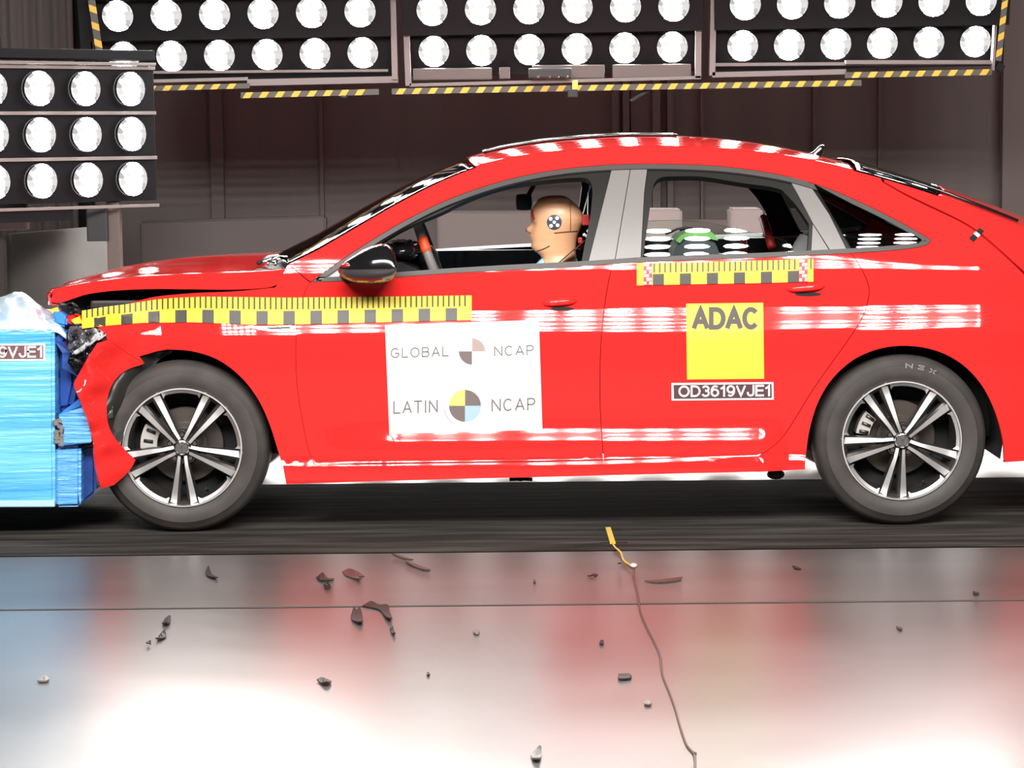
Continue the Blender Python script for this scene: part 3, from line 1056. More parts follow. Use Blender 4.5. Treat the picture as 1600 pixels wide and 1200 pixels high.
def hoodY(v):
    v = np.asarray(v, float)
    w3 = S(v[:, 0], v[:, 1], 0.0)
    ins = .05 * np.clip((330 - v[:, 0]) / 250, 0, 1) ** 2 + .004 * np.sin(v[:, 0] * .08)
    return S(v[:, 0], v[:, 1], 0.0, lambda X, Z: np.interp(X, [-1.75, -1.2, -.85], [.20, .10, .062]) + .06 * (Z - .93) + 0 * X)


def hoodS(px, py, off=0.0, surf=None):
    v = np.stack([np.asarray(px, float), np.asarray(py, float)], -1)
    w3 = hoodY(v); w3[:, 1] -= off
    return w3


CW = hoodY(CREASE)
HZ = lambda X, Z: np.interp(X, [-1.75, -1.2, -.85], [.20, .10, .062]) + .06 * (Z - .93) + 0 * X
sk = CREASE + list(reversed(LOWC))[1:]
panel('bonnet_edge', sk, RED, bon, surf=HZ, res=6)
nt = 33
rings = []
for i, e in enumerate(CW):
    px = CREASE[i][0]
    u = np.clip((px - 84) / (452 - 84), 0, 1)
    row = []
    for k in range(nt):
        t = -1 + 2 * k / (nt - 1)
        s_ = 1 - abs(t) ** 2.2
        hz = np.interp(u, [0, .15, .4, .7, 1], [-.030, -.016, .004, .016, .016])
        # crumple waves near the front
        wv = (1 - u) ** 1.5 * .010 * math.sin(t * 7 + u * 9) * s_
        # cowl cut: rear edge swings forward at the sides, back in the middle
        dx = -.10 * s_ * (1 - u) * 1.0 - (.02 if u > .9 else 0) * s_
        row.append((e[0] + dx + .10 * s_ * (0 if u < .8 else -.25 * (u - .8) / .2), YC + t * (YC - e[1]), e[2] + hz * s_ + wv))
    rings.append(row)
o = loft('bonnet_skin', rings, RED, bon, True, closed=False)
bm = bmesh.new(); bm.from_mesh(o.data); bm.faces.ensure_lookup_table()
kill = []
for f in bm.faces:
    i_, k_ = divmod(f.index, nt - 1)
    if CREASE[i_][0] > 404 + 30 * max(0, abs(-1 + 2 * (k_ + .5) / (nt - 1)) - .75) / .25: kill.append(f)
bmesh.ops.delete(bm, geom=kill, context='FACES'); bm.to_mesh(o.data); bm.free()
md = o.modifiers.new('thickness', 'SOLIDIFY'); md.thickness = .010; md.offset = 1
if o.data.polygons[40].normal.z < 0: o.data.flip_normals()
md.offset = -1
# front lip of the bonnet
fr = rings[0]
lip = [fr, [(x - .018, y, z - .022) for x, y, z in fr], [(x - .012, y, z - .058) for x, y, z in fr], [(x + .03, y, z - .064) for x, y, z in fr]]
o = loft('bonnet_lip', lip, RED, bon, True, closed=False)
md = o.modifiers.new('thickness', 'SOLIDIFY'); md.thickness = .004

# cowl opening with wiper pieces
a = P(404, 412, .30); b = P(470, 398, .30)
k = MB(); k.box((a.x, .12, a.z - .09), (b.x + .10, 1.68, a.z - .014), bevel=.01); k.build('cowl', UNDER, car)
k = MB()
for (q, r_) in (((418, 413), (424, 405)), ((430, 414), (436, 404)), ((424, 406), (448, 402)), ((410, 409), (432, 411))):
    A, B = P(*q, .22), P(*r_, .26); k.tube([A, (A + B) / 2 + Vector((0, 0, .006)), B], [.006, .004, .006], 8)
k.build('wiper', CHROME, car, True)
k = MB(); k.tube([P(404, 411, .2), P(420, 402, .5), P(446, 399, .75), P(470, 399, 1.1)], .008); k.build('bonnet_seal', BLACKP, car, True)

# ---- window surround: light outer strip, dark frame, pillars
IN_F = cr([(548, 419), (575, 394), (605, 373), (640, 353), (692, 331), (720, 316.5), (760, 300), (801, 288.5), (866, 280), (905, 277.5)]) + cr([(905, 277.5), (917, 279), (924, 287), (926, 300)], 3)[1:] + cr([(926, 300), (922, 340), (914, 380), (908, 413)])[1:] + cr([(908, 413), (800, 419), (700, 424.5), (620, 430), (548, 436)])[1:]
IN_R = cr([(1004, 408), (1012, 350), (1019, 300), (1024, 284), (1034, 277), (1060, 275.5), (1100, 276.5), (1160, 286), (1205, 292), (1222, 297)]) + cr([(1222, 297), (1245, 322), (1264, 350)])[1:] + cr([(1264, 350), (1263, 375), (1261, 397.5)])[1:] + cr([(1261, 397.5), (1200, 400.5), (1100, 404.5), (1004, 408)])[1:]
IN_Q = cr([(1272, 287), (1300, 302), (1350, 328), (1400, 353), (1428, 367), (1440, 374)]) + cr([(1440, 374), (1436, 380), (1415, 385), (1380, 389), (1333, 392)])[1:] + [(1300, 335)]
dlo = DLO_TOP + DLO_BOT[1:]
panel('window_frame', [inset(dlo, 6.5), IN_F, IN_R, IN_Q], TRIMD, car, off=-.016, thick=.03, res=12)
strip_in = inset(dlo, 7.5)
panel('trim_strip', [inset(dlo, .3), strip_in], TRIM, car, off=.003, thick=.012, res=12)
# pillars with the pale film
panel('pillar_cover', inset([(956, 262), (985.5, 261), (960, 412), (918, 414)], .6), PILLAR, front_door, off=-.004, res=12)
panel('pillar_cover', inset([(985.5, 261), (1012, 261), (1007, 300), (1001, 410), (960, 412)], .6), PILLAR, rear_door, off=-.004, res=12)
panel('pillar_cover', inset([(1231, 276), (1261, 282), (1296, 335), (1325, 394), (1300, 396), (1270, 349), (1246, 303)], .5), PILLAR, rear_door, off=-.004, res=12)
panel('corner_cover', inset([(1270, 350), (1299, 396), (1267, 397)], .5), PILLAR, rear_door, off=-.007, res=12)
panel('sail_cover', inset([(497, 436.5), (548, 404), (549, 430), (546, 434)], .5), mat('sail_pale', (.42, .40, .39), .45), front_door, off=-.010, res=12)
# belt strips (paler ledge seen along the front door)
panel('belt_strip', [(549, 432), (620, 427), (700, 421), (800, 416.5), (908, 411), (908, 416.5), (800, 421.5), (700, 427), (620, 433), (549, 438)], TRIM, front_door, off=.004, res=12)

# fixed quarter glass, and the half lowered rear pane


def glassY(inn, s0, s1):
    return lambda X, Z: g(X, .985 + 0 * Z) + inn + s0 * (np.asarray(Z) - .985) + s1 * (np.asarray(Z) - .985) ** 2


panel('quarter_glass', IN_Q, TINT, car, off=0, thick=.004, res=14, surf=glassY(.014, .17, .65))
panel('window_pane', cr([(1003, 407), (1006, 362), (1012, 345)]) + cr([(1012, 345), (1066, 344), (1120, 350), (1170, 362), (1216, 372), (1226, 375)])[1:] + cr([(1226, 375), (1236, 384), (1242, 398)])[1:] + [(1100, 404)], GLASS, rear_door, off=0, thick=.004, res=10, mirror=False, surf=glassY(.036, .235, .30))

# ---- door handles with painted shade under the grips
def handle(door, x0, x1, y0, y1, yd, label=None):
    cx, cy = (x0 + x1) / 2, (y0 + y1) / 2
    ring_n = 12; rings = []
    nst = 15
    for i in range(nst):
        u = -1 + 2 * i / (nst - 1)
        px = cx + u * (x1 - x0) / 2; py = y0 + (y1 - y0) * (i / (nst - 1))
        c = Sp(px, py); lift = .019 * (1 - abs(u) ** 3) - .004
        hh = .011 * (1 - abs(u) ** 4) ** .5 + .001
        rings.append([c + Vector((0, -lift + .008 * math.cos(2 * PI * k / ring_n), hh * math.sin(2 * PI * k / ring_n))) for k in range(ring_n)])
    loft('door_handle', rings, RED, door, True, True, True)
    # flat dark patch: shade of the finger recess painted below the grip
    shapes('handle_shade', [disc_loop(cx + 4, cy + yd, (x1 - x0) * .34, 3.2, n=28)], UNDER, door, .0012)


handle(front_door, 847, 902, 474, 470, 10.5)
handle(rear_door, 1228, 1289, 452, 447.5, 10)

# ---- fender badge and lid clip
fb = sheet('fender_badge', [(388, 509), (430, 510), (452, 508.5), (460, 510), (458, 514.5), (420, 517), (404, 515)], CHROME, car, .006, label='chrome fender badge')
sheet('badge_inlay', [(412, 511.5), (452, 510), (455, 513), (424, 515)], INK, fb, .0075)

tt = sheet('target_tab', [(1514, 372), (1531, 356), (1538, 361), (1521, 378)], UNDER, car, .004, label='black tab with a white stripe')
sheet('tab_stripe', [(1521, 365), (1525, 361.5), (1532, 367), (1528, 371)], WHITE, tt, .0055)

# ---- headlamp, smashed, with loose bits round it
def smash(name, loop, m_, amp, off, seed, res=5):
    rs = np.random.RandomState(seed)

    def wp(v, w3):
        w3 = w3.copy(); w3[:, 1] += rs.uniform(-amp, amp, len(w3)); return w3
    o = panel(name, loop, m_, car, off=off, res=res, warp=wp, mirror=False, thick=.006, surf=gf)
    o.data.polygons.foreach_set('use_smooth', [False] * len(o.data.polygons))
    return o


LAMPC = mat('headlamp_plastic', (.42, .42, .45), .15, metal=.75, noise=(30, (.05, .05, .06), .4, .62, (1, 1, 1)))
smash('headlamp', [(110, 510), (128, 507), (150, 512), (166, 521), (150, 531), (132, 545), (112, 553), (104, 540), (107, 524)], LAMPC, .022, -.02, 3)
smash('headlamp_bezel', [(142, 508), (166, 521), (128, 548), (112, 554), (116, 549), (140, 532), (152, 520)], mat('bezel_pale', (.62, .62, .62), .3, metal=.3), .012, -.008, 4)
smash('bumper_bracket', [(112, 554), (134, 546), (152, 531), (164, 533), (146, 548), (128, 575), (116, 578), (108, 566)], BLACKG, .02, -.03, 5)
for q, r_ in (((129, 553), 4.5), ((115, 566), 2.5)):
    c = Sp(q[0], q[1], .02); MB().blob(c, (r_ / 418, .008, r_ / 418), 2).build('bulb_socket', WHITE, car, True)
smash('torn_panel', [(102, 494), (118, 491), (132, 496), (134, 503), (118, 506), (104, 503)], RED, .02, -.01, 6)
smash('torn_panel', [(88, 474), (118, 474), (128, 488), (118, 494), (100, 488)], BLACKP, .02, -.02, 8)
smash('tape_scrap', [(79, 483), (90, 480), (93, 486), (82, 490)], YELLOW, .006, -.0, 9)
smash('tape_scrap', [(110, 500), (124, 494), (128, 503), (116, 505)], YELLOW, .012, .012, 10)

# torn plastic arch liner hanging over the front tyre
def liner_warp(v, w3):
    w3 = w3.copy()
    w3[:, 1] += .030 * np.sin(v[:, 0] * .10 + v[:, 1] * .06) - .01
    return w3


panel('arch_liner', cr([(224, 569), (205, 574), (188, 584), (175, 600), (167, 622), (166, 645), (169, 665), (177, 682), (190, 698)]) + cr([(190, 698), (193, 675), (196, 640), (204, 622), (206, 612), (222, 600), (234, 588), (240, 572), (255, 556), (268, 548)])[1:] + [(245, 550), (220, 558), (226, 567)], mat('liner_plastic', (.030, .028, .026), .4), car, off=-.050, res=6, warp=liner_warp, mirror=False, surf=gf)
smash('liner_clip', [(166, 621), (177, 618), (178, 628), (167, 631)], RED, .004, -.02, 11)
smash('liner_clip', [(167, 633), (176, 632), (177, 652), (168, 655)], mat('clip_grey', (.09, .09, .085), .4), .006, -.02, 12)


# ---- inner structure: dark tubs, floor pan, door linings, seats
def X_(px):
    return (px - 800) / 418.5


k = MB()
k.box((X_(446), .16, .29), (X_(1255), 1.60, .34), bevel=.02)
k.build('floor_pan', UNDER, car)
for sgn in (0, 1):
    def yy(v): return v if sgn == 0 else 2 * YC - v
    for a, b in ((446, 955), (955, 1235)):
        lo, hi = sorted((yy(.085), yy(.13)))
        MB().box((X_(a) + .03, lo, .28), (X_(b) - .02, hi, (.962 if sgn == 0 else .984) if a < 500 else (1.0 if sgn == 0 else 1.025)), bevel=.006).build('door_lining', BLACKP, front_door if a < 500 else rear_door)
    lo, hi = sorted((yy(.15), yy(.19)))
    MB().box((X_(1235), lo, .74), (X_(1490), hi, 1.03), bevel=.006).build('side_trim', BLACKP, car)
# arch tubs
for cx_, z0, r_ in ((-1.232, .335, .385), (1.452, .335, .40)):
    for sgn in (0, 1):
        yo = .13 if cx_ < 0 else .035
        k = MB(); y0, y1 = (yo, .36) if sgn == 0 else (2 * YC - .36, 2 * YC - yo)
        n = 30
        ang = [R(-12 + 204 * q / n) for q in range(n + 1)]
        ro = [(cx_ + r_ * math.cos(a), z0 + r_ * math.sin(a)) for a in ang]
        inn = y1 if sgn == 0 else y0
        rr = [[(x, y0, z) for x, z in ro], [(x, y1, z) for x, z in ro]]
        vs = [p for r0 in rr for p in r0] + [(cx_, inn, z0)]
        m_ = len(ro)
        fs = [(q, q + 1, m_ + q + 1, m_ + q) for q in range(m_ - 1)]
        base = m_ if sgn == 0 else 0
        fs += [(base + q, base + q + 1, 2 * m_) for q in range(m_ - 1)]
        mesh('wheel_tub', vs, fs, UNDER, car)
# engine bay and front end, crushed
k = MB(); k.box((X_(155), .30, .26), (X_(470), 1.50, .86), bevel=.05); k.build('engine_bay', UNDER, car)
k = MB()
rs = random.Random(4)
for q in range(16):
    x = rs.uniform(150, 360); y = 452 + (360 - x) * .06 + rs.uniform(2, 22)
    c = P(x, y, .26 + rs.uniform(0, .1)); a = rs.uniform(-.4, .4); l = rs.uniform(.03, .09)
    k.tube([c - Vector((l * math.cos(a), 0, l * math.sin(a))), c + Vector((0, 0, .006)), c + Vector((l * math.cos(a), 0, l * math.sin(a)))], rs.uniform(.004, .012), 6)
k.build('engine_parts', mat('engine_grey', (.05, .05, .052), .4, metal=.4), car, True)
k = MB(); k.box((-1.745, .30, .80), (X_(300), 1.46, .905), bevel=.03); k.build('front_panel', UNDER, car)
k = MB(); k.box((X_(125), .22, .84), (X_(420), 1.58, .875), bevel=.01); k.build('inner_wing', mat('wing_dark', (.02, .016, .015), .5), car)
k = MB(); k.box((-1.545, .35, .30), (-1.45, 1.45, .82), bevel=.04); k.build('radiator_panel', BLACKP, car)
# rear end box so that the tail is closed
k = MB(); k.box((1.55, .28, .30), (1.98, 1.52, .90), bevel=.05); k.build('boot_floor', UNDER, car)
ed_ = cr([(1688, 712), (1696, 640), (1688, 560), (1668, 505), (1680, 445), (1671, 402), (1652, 382)], 8)
ew = S([q[0] for q in ed_], [q[1] for q in ed_], -.003)
rows_ = [[(e[0] + .10 * (1 - abs(t) ** 3), YC + t * (YC - e[1]), e[2]) for t in np.linspace(-1, 1, 21)] for e in ew]
o = loft('rear_fascia', rows_, RED, car, True, closed=False)
md = o.modifiers.new('thickness', 'SOLIDIFY'); md.thickness = .012
# headliner
rings = []
for i in [i for i in range(0, len(EX), 3) if 745 <= EX[i] <= 1330]:
    e = EW[i]; rings.append([(e[0], YC + (-1 + 2 * q / 8) * (YC - e[1] - .05), e[2] - .015 + .012 * (1 - (-1 + 2 * q / 8) ** 2)) for q in range(9)])
loft('headliner', rings, mat('liner_dark', (.03, .028, .027), .8), car, True, closed=False)
# dashboard
prof = [(X_(560), .80), (X_(560), .995), (X_(585), 1.015), (X_(625), 1.010), (X_(650), .985), (X_(662), .93), (X_(655), .80)]
loft('dashboard', [[(x, y, z) for x, z in prof] for y in (.20, .25, .6, .9, 1.2, 1.55, 1.60)], mat('dash_black', (.010, .010, .011), .25), car, False, True, True)
k = MB(); a = P(628, 388, .36); k.blob((a.x, .42, a.z - .01), (.085, .16, .045), 3); k.build('instrument_hood', BLACKG, car, True)
# steering wheel, seen nearly edge on
sw = empty('steering_wheel', P(672, 396, .52), parent=car)
ctr = P(674, 402, .50); tilt = R(20)
ax = Vector((math.cos(tilt), 0, math.sin(tilt))); upv = Vector((-math.sin(tilt), 0, math.cos(tilt)))
ringp = []
k = MB()
npt = 40
cir = [ctr + upv * (.185 * math.cos(2 * PI * q / npt)) + Vector((0, 1, 0)) * (-.185 * math.sin(2 * PI * q / npt)) for q in range(npt + 1)]
k.tube(cir, .017, 10, False); k.build('rim', BLACKP, sw, True)
near = [ctr + upv * (.185 * math.cos(a)) + Vector((0, -.185 * math.sin(a), 0)) for a in np.linspace(R(35), R(150), 16)]
MB().tube(near, .0185, 10).build('rim_lit_side', mat('rim_lit_grey', (.20, .18, .17), .5), sw, True)  # near part of the rim, its lit look put into the colour
tapep = [ctr + upv * (.185 * math.cos(a)) + Vector((0, -.185 * math.sin(a), 0)) for a in np.linspace(R(62), R(80), 5)]
MB().tube(tapep, .0205, 12).build('marker_tape', mat('orange_tape', (.85, .09, .02), .5), sw, True)
k = MB(); k.blob(ctr - ax * .02, (.05, .075, .06), 2)
for a in (0, 90, -90): k.tube([ctr - ax * .01, ctr + upv * (-.18 * math.cos(R(a))) + Vector((0, .18 * math.sin(R(a)), 0))], .014, 8)
k.build('hub', BLACKP, sw, True)
MB().tube([ctr - ax * .02, ctr - ax * .22], .03, 10).build('column', BLACKP, sw, True)
# seats
FAB = mat('seat_cloth', (.012, .011, .011), .8)


def seat(name, x, y, z=.30, w_=.50, lean=R(20)):
    t = empty(name, (x, y, z), parent=car)
    k = MB(); k.box((x - .52, y - w_ / 2, z), (x + .02, y + w_ / 2, z + .20), bevel=.06); k.build('cushion', FAB, t, angle=40)
    rot = Matrix.Rotation(lean, 4, 'Y').to_3x3()
    k = MB(); k.box(Vector((-.065, -w_ / 2, -.30)) + Vector((x + .11, y, z + .42)), Vector((.065, w_ / 2, .30)) + Vector((x + .11, y, z + .42)), rot=rot, bevel=.05); k.build('backrest', FAB, t, angle=40)
    k = MB(); k.box(Vector((-.045, -.13, -.085)) + Vector((x + .245, y, z + .80)), Vector((.045, .13, .085)) + Vector((x + .245, y, z + .80)), rot=Matrix.Rotation(R(8), 4, 'Y').to_3x3(), bevel=.03); k.build('headrest', FAB, t, angle=40)
    return t


seat('front_seat', .18, .53)
seat('front_seat', .22, 1.28)
k = MB(); k.box((.72, .22, .30), (1.16, 1.58, .56), bevel=.06); k.build('rear_bench', FAB, car, angle=40)
rot = Matrix.Rotation(R(24), 4, 'Y').to_3x3()
k = MB(); k.box((1.13, .24, .46), (1.26, 1.56, 1.06), rot=rot, bevel=.05); k.build('rear_backrest', FAB, car, angle=40)
# seat belt and red bits beside the head
k = MB(); a, b, c = P(912, 378, .44), P(896, 392, .42), P(860, 422, .40)
for p_, q_ in ((a, b), (b, c)):
    d = Vector((0, .045, 0)); n_ = Vector((0, 0, .003))
    k.poly([p_ - d + n_, q_ - d, q_ + d, p_ + d + n_], (0.003, -.003, .003))
k.build('seat_belt', mat('belt_brown', (.055, .018, .012), .6), car)
MB().tube([P(925, 278, .36), P(917, 312, .40), P(911, 334, .43)], .0022, 6).tube([P(919, 300, .36), P(918, 335, .4)], .0022, 6).build('sensor_wire', WHITE, car)
MB().box(P(911, 352, .50) - Vector((.004, .02, .0)), P(919, 335, .50) + Vector((.004, .02, 0)), bevel=.005).build('belt_bracket', mat('bracket_red', (.45, .015, .012), .5), car)
MB().box(P(904, 380, .46) - Vector((.002, .02, 0)), P(909, 371, .46) + Vector((.002, .02, 0)), bevel=.004).build('belt_bracket', mat('bracket_red', (.45, .015, .012), .5), car)
k = MB()
for q in ((913, 367), (919, 361), (917, 369)): k.blob(P(*q, .44), (.008, .008, .008), 1)
k.build('wire_plug', WHITE, car, True)
MB().tube([P(1206, 386, .70), P(1200, 365, .78), P(1192, 340, .86)], .018, 8).build('rear_belt', mat('bracket_red', (.45, .015, .012), .5), car, True)
# underside lumps
k = MB(); k.blob(P(1212, 741, .12), (.035, .04, .02), 2); k.build('jacking_point', BLACKP, car, True)
k = MB(); k.tube([P(796, 749, .35), P(815, 748, .35), P(832, 749, .35)], .008, 6); k.blob(P(813, 749, .35), (.02, .02, .008), 1); k.build('under_clip', BLACKP, car, True)

# ---- wing mirror
mir = empty('wing_mirror', P(570, 425, -.02), parent=front_door)
TOPM = [(527, 421), (536, 410), (548, 402), (565, 391), (580, 384), (594, 380.5), (606, 381), (614, 387), (619, 400), (620, 416)]
BOTM = [(527, 423), (534, 433), (545, 439), (560, 442.5), (580, 443.5), (600, 442), (612, 438.5), (618, 434), (620, 426)]
for nm, up_, m_ in (('mirror_cap', True, BLACKG), ('mirror_base', False, mat('mirror_base_grey', (.055, .05, .05), .22, coat=.5))):
    rings = []
    for px in np.linspace(528, 619.5, 26):
        yt, yb = lerp_curve(TOPM, px), lerp_curve(BOTM, px); ym = 421.0 - (px - 528) * .02
        u = (px - 528) / 91.5
        hw = .105 * max(.02, (1 - (1 - min(u * 1.25, 1)) ** 2)) ** .5
        yc = -.095
        row = []
        for q in range(15):
            a = PI * q / 14
            s_ = math.sin(a) ** .85; c_ = math.cos(a)
            py = ym - (ym - yt) * s_ if up_ else ym + (yb - ym) * s_
            row.append(P(px, float(py), yc - hw * c_ if up_ else yc + hw * -c_ * .96))
        rings.append(row)
    loft(nm, rings, m_, mir, True, True, True, angle=60)
sgl = [P(float(px), 0, 0) for px in (0,)]
MB().blob(P(546, 415, -.150), (.034, .012, .010), 2).build('indicator', mat('indicator_red', (.30, .008, .012), .15, coat=1), mir, True)
MB().tube([P(545, 434, -.04), P(541, 432, .03), P(538, 431, .08)], [.022, .018, .022], 8).build('mirror_arm', BLACKP, mir, True)

# ---- wheels
def wheel(name, cx, cz, yf, rot0, label=None, far=False, letters=None):
    """yf: depth of the tyre's outer wall"""
    t = empty(name, (cx, yf, cz), parent=car)
    s = -1 if not far else 1          # outward direction in Y
    C3 = (cx, yf, cz)

    def y(v): return -s * v           # v>0 goes into the car
    ro, W = .3265, .21
    k = MB()
    prof = [(.222, y(.030)), (.226, y(.012)), (.236, y(.004)), (.262, y(-.003)), (.285, y(-.001)), (.287, y(.002)), (.305, y(.010)), (.318, y(.026)), (.3245, y(.045)),
            (ro, y(.060)), (ro, y(.078)), (.320, y(.079)), (.320, y(.085)), (ro, y(.086)), (ro, y(.118)), (.320, y(.119)), (.320, y(.125)), (ro, y(.126)), (ro, y(.15)), (.318, y(.185)), (.285, y(.205)), (.225, y(.19)), (.215, y(.15)), (.215, y(.05))]
    k.revolve(prof, 96, C3, closed=True)
    k.build('tyre', RUBBER, t, angle=35)
    # rim: lip, barrel, spokes
    k = MB()
    k.mi = 0; k.revolve([(.2245, y(.014)), (.2275, y(.006)), (.2265, y(.002)), (.2215, y(.002)), (.2185, y(.010))], 96, C3)
    k.mi = 1; k.revolve([(.2185, y(.010)), (.207, y(.022)), (.202, y(.05)), (.195, y(.19)), (.224, y(.198))], 96, C3)
    c = Vector(C3)

    def pt(a, r, off, yy): # a angle of the limb, off sideways
        e = Vector((math.cos(a), 0, math.sin(a))); q = Vector((-math.sin(a), 0, math.cos(a)))
        return c + e * r + q * off + Vector((0, yy, 0))
    for sp in range(5):
        a0 = rot0 + sp * 2 * PI / 5
        for sd in (-1, 1):
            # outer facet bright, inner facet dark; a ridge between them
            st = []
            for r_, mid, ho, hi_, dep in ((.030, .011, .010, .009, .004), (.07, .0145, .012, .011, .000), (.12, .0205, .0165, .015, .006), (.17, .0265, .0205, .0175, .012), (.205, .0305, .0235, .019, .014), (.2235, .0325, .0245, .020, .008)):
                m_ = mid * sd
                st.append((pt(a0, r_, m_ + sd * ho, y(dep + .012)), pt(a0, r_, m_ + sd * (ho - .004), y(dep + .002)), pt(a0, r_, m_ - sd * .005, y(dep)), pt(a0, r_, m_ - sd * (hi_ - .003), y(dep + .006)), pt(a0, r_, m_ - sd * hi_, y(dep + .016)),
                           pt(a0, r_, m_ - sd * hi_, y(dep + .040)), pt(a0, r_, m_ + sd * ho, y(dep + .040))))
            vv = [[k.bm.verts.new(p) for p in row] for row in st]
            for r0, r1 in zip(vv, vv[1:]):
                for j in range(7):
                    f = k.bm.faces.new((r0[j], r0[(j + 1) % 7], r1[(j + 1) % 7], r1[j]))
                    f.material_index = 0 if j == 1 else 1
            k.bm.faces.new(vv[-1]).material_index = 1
    # machined flats on the rim between the spokes
    for sp in range(5):
        a0 = rot0 + (sp + .5) * 2 * PI / 5
        pts = []
        for q in range(15):
            a = a0 + R(-20 + 40 * q / 14)
            pts.append((a, .219, .2075 if 0 < q < 14 else .198))
        for (a1, r1, i1), (a2, r2, i2) in zip(pts, pts[1:]):
            f = k.bm.faces.new([k.bm.verts.new(pt(a1, i1, 0, y(.014))), k.bm.verts.new(pt(a2, i2, 0, y(.014))), k.bm.verts.new(pt(a2, r2, 0, y(.008))), k.bm.verts.new(pt(a1, r1, 0, y(.008)))])
            f.material_index = 0
    k.mi = 1; k.revolve([(.0, y(.02)), (.062, y(.020)), (.070, y(.034)), (.070, y(.08)), (.0, y(.08))], 40, C3)
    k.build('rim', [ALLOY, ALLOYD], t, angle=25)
    if far:
        return t
    # hub cap with a ring and the letter mark
    k = MB(); k.mi = 0; k.revolve([(.0, y(-.006)), (.024, y(-.005)), (.029, y(.0)), (.031, y(.02))], 40, C3)
    k.build('hub_cap', mat('cap_grey', (.22, .21, .21), .3, metal=.7), t, angle=30)
    k = MB(); k.revolve([(.0235, y(-.0055)), (.0245, y(-.0095)), (.0275, y(-.0085)), (.0285, y(-.002))], 40, C3)

    def bar(p0, p1, w_):
        d = Vector((p1[0] - p0[0], 0, p1[1] - p0[1])).normalized(); q = Vector((-d.z, 0, d.x)) * w_ / 2
        A = c + Vector((p0[0], y(-.0055), p0[1])); B = c + Vector((p1[0], y(-.0055), p1[1]))
        k.poly([A - q, B - q, B + q, A + q], (0, y(-.003), 0))
    qr = .0235
    for a_, b_ in (((-.008, .020), (0, .003)), ((.008, .020), (0, .003)), ((-.019, .013), (-.009, -.020)), ((-.009, -.020), (0, .0)), ((0, .0), (.009, -.020)), ((.009, -.020), (.019, .013))):
        bar(a_, b_, .0042)
    k.build('emblem', CHROME, t)
    for q in range(5):
        a = rot0 + (q + .5) * 2 * PI / 5
        kk = MB(); kk.revolve([(.0, y(.003)), (.0075, y(.003)), (.009, y(.006)), (.009, y(.03))], 12, tuple(pt(a, .050, 0, 0)))
        kk.revolve([(.0125, y(.010)), (.0145, y(.010)), (.016, y(.03))], 16, tuple(pt(a, .050, 0, 0)))
        kk.build('wheel_bolt', STEEL, t, angle=30)
    k = MB(); k.revolve([(.055, y(.085)), (.085, y(.085)), (.086, y(.112)), (.142, y(.112)), (.144, y(.114)), (.144, y(.134)), (.05, y(.134))], 64, C3); k.build('brake_disc', STEEL, t, angle=30)
    k = MB(); k.revolve([(.0, y(.145)), (.20, y(.145)), (.20, y(.16)), (.0, y(.16))], 48, C3); k.build('dust_shield', UNDER, t)
    # caliper
    cpts = [(a, .105) for a in np.linspace(R(150), R(194), 9)] + [(a, .168) for a in np.linspace(R(194), R(150), 9)]
    if letters:
        cpts = [(a, .115) for a in np.linspace(R(140), R(172), 9)] + [(a, .165) for a in np.linspace(R(172), R(140), 9)]
    k = MB(); k.poly([pt(a, r_, 0, y(.070)) for a, r_ in cpts], (0, y(.06), 0)); k.build('caliper', mat('caliper_pale', (.55, .53, .50), .4, metal=.3), t)
    for q in range(3):
        a = cpts[1 + q * 3][0]
        MB().tube([pt(a, .12, 0, y(.066)), pt(a, .155, 0, y(.066))], .006, 8).build('caliper_guide', BLACKP if not letters else STEEL, t, True)
    if letters:
        v, f = text_loops(letters, 0, 52, 0, 10, bold=.24, spacing=.8)
        V, Fc = [], []
        for q in v:
            a = R(88) - q[0] / 52 * R(24); r_ = .277 + (-q[1]) / 10 * .018
            V.append(tuple(pt(a, r_, 0, y(-.0045))))
        mesh('tyre_lettering', V, [tuple(reversed(q)) for q in f], mat('tyre_print', (.22, .21, .20), .6), t)
    MB().tube([pt(R(-62), .19, 0, y(.03)), pt(R(-62), .175, 0, y(.015))], .005, 8).build('valve', BLACKP, t, True)
    return t


cf = P(285, 712, .035); crr = P(1409, 700, .035)
ZW = .3265
wheel('wheel', cf.x, ZW, .030, R(270))
wheel('wheel', crr.x, ZW, .030, R(262), letters='NEX')
wheel('wheel', cf.x, ZW, 2 * YC - .030, R(270), far=True)
wheel('wheel', crr.x, ZW, 2 * YC - .030, R(250), far=True)

# ------------------------------------------------------------------ stickers on the flank
def band(top, bot):
    T = np.array(top, float); B = np.array(bot, float)

    def q(x, v):
        yt = np.interp(x, T[:, 0], T[:, 1]); yb = np.interp(x, B[:, 0], B[:, 1])
        return (x, float(yt + (yb - yt) * v))
    return q


def ruler(name, top, bot, x0, x1, blocks, bw, label, ends=None, tick0=None, tick=8.44):
    q = band(top, bot)
    loop = [q(x, 0) for x in np.linspace(x0, x1, 80)] + [q(x, 1) for x in np.linspace(x1, x0, 80)]
    mp_ = lambda a_, b_, o_=0.0: S(a_, b_, o_, gf)
    rt_ = sheet(name, loop, YELLOW, car, .004, label=label, surfmap=mp_)
    q.tape = rt_
    sh = []
    for b in blocks:
        sh.append([q(b, .50), q(b + bw, .50), q(b + bw, 1.0), q(b, 1.0)])
    x = tick0 if tick0 is not None else x0 + 5
    while x < x1 - 4:
        sh.append([q(x, 0.0), q(x + 2.6, 0.0), q(x + 2.6, .44), q(x, .44)])
        x += tick
    shapes('ruler_marks', sh, MARK, rt_, .0052, mp_)
    return q


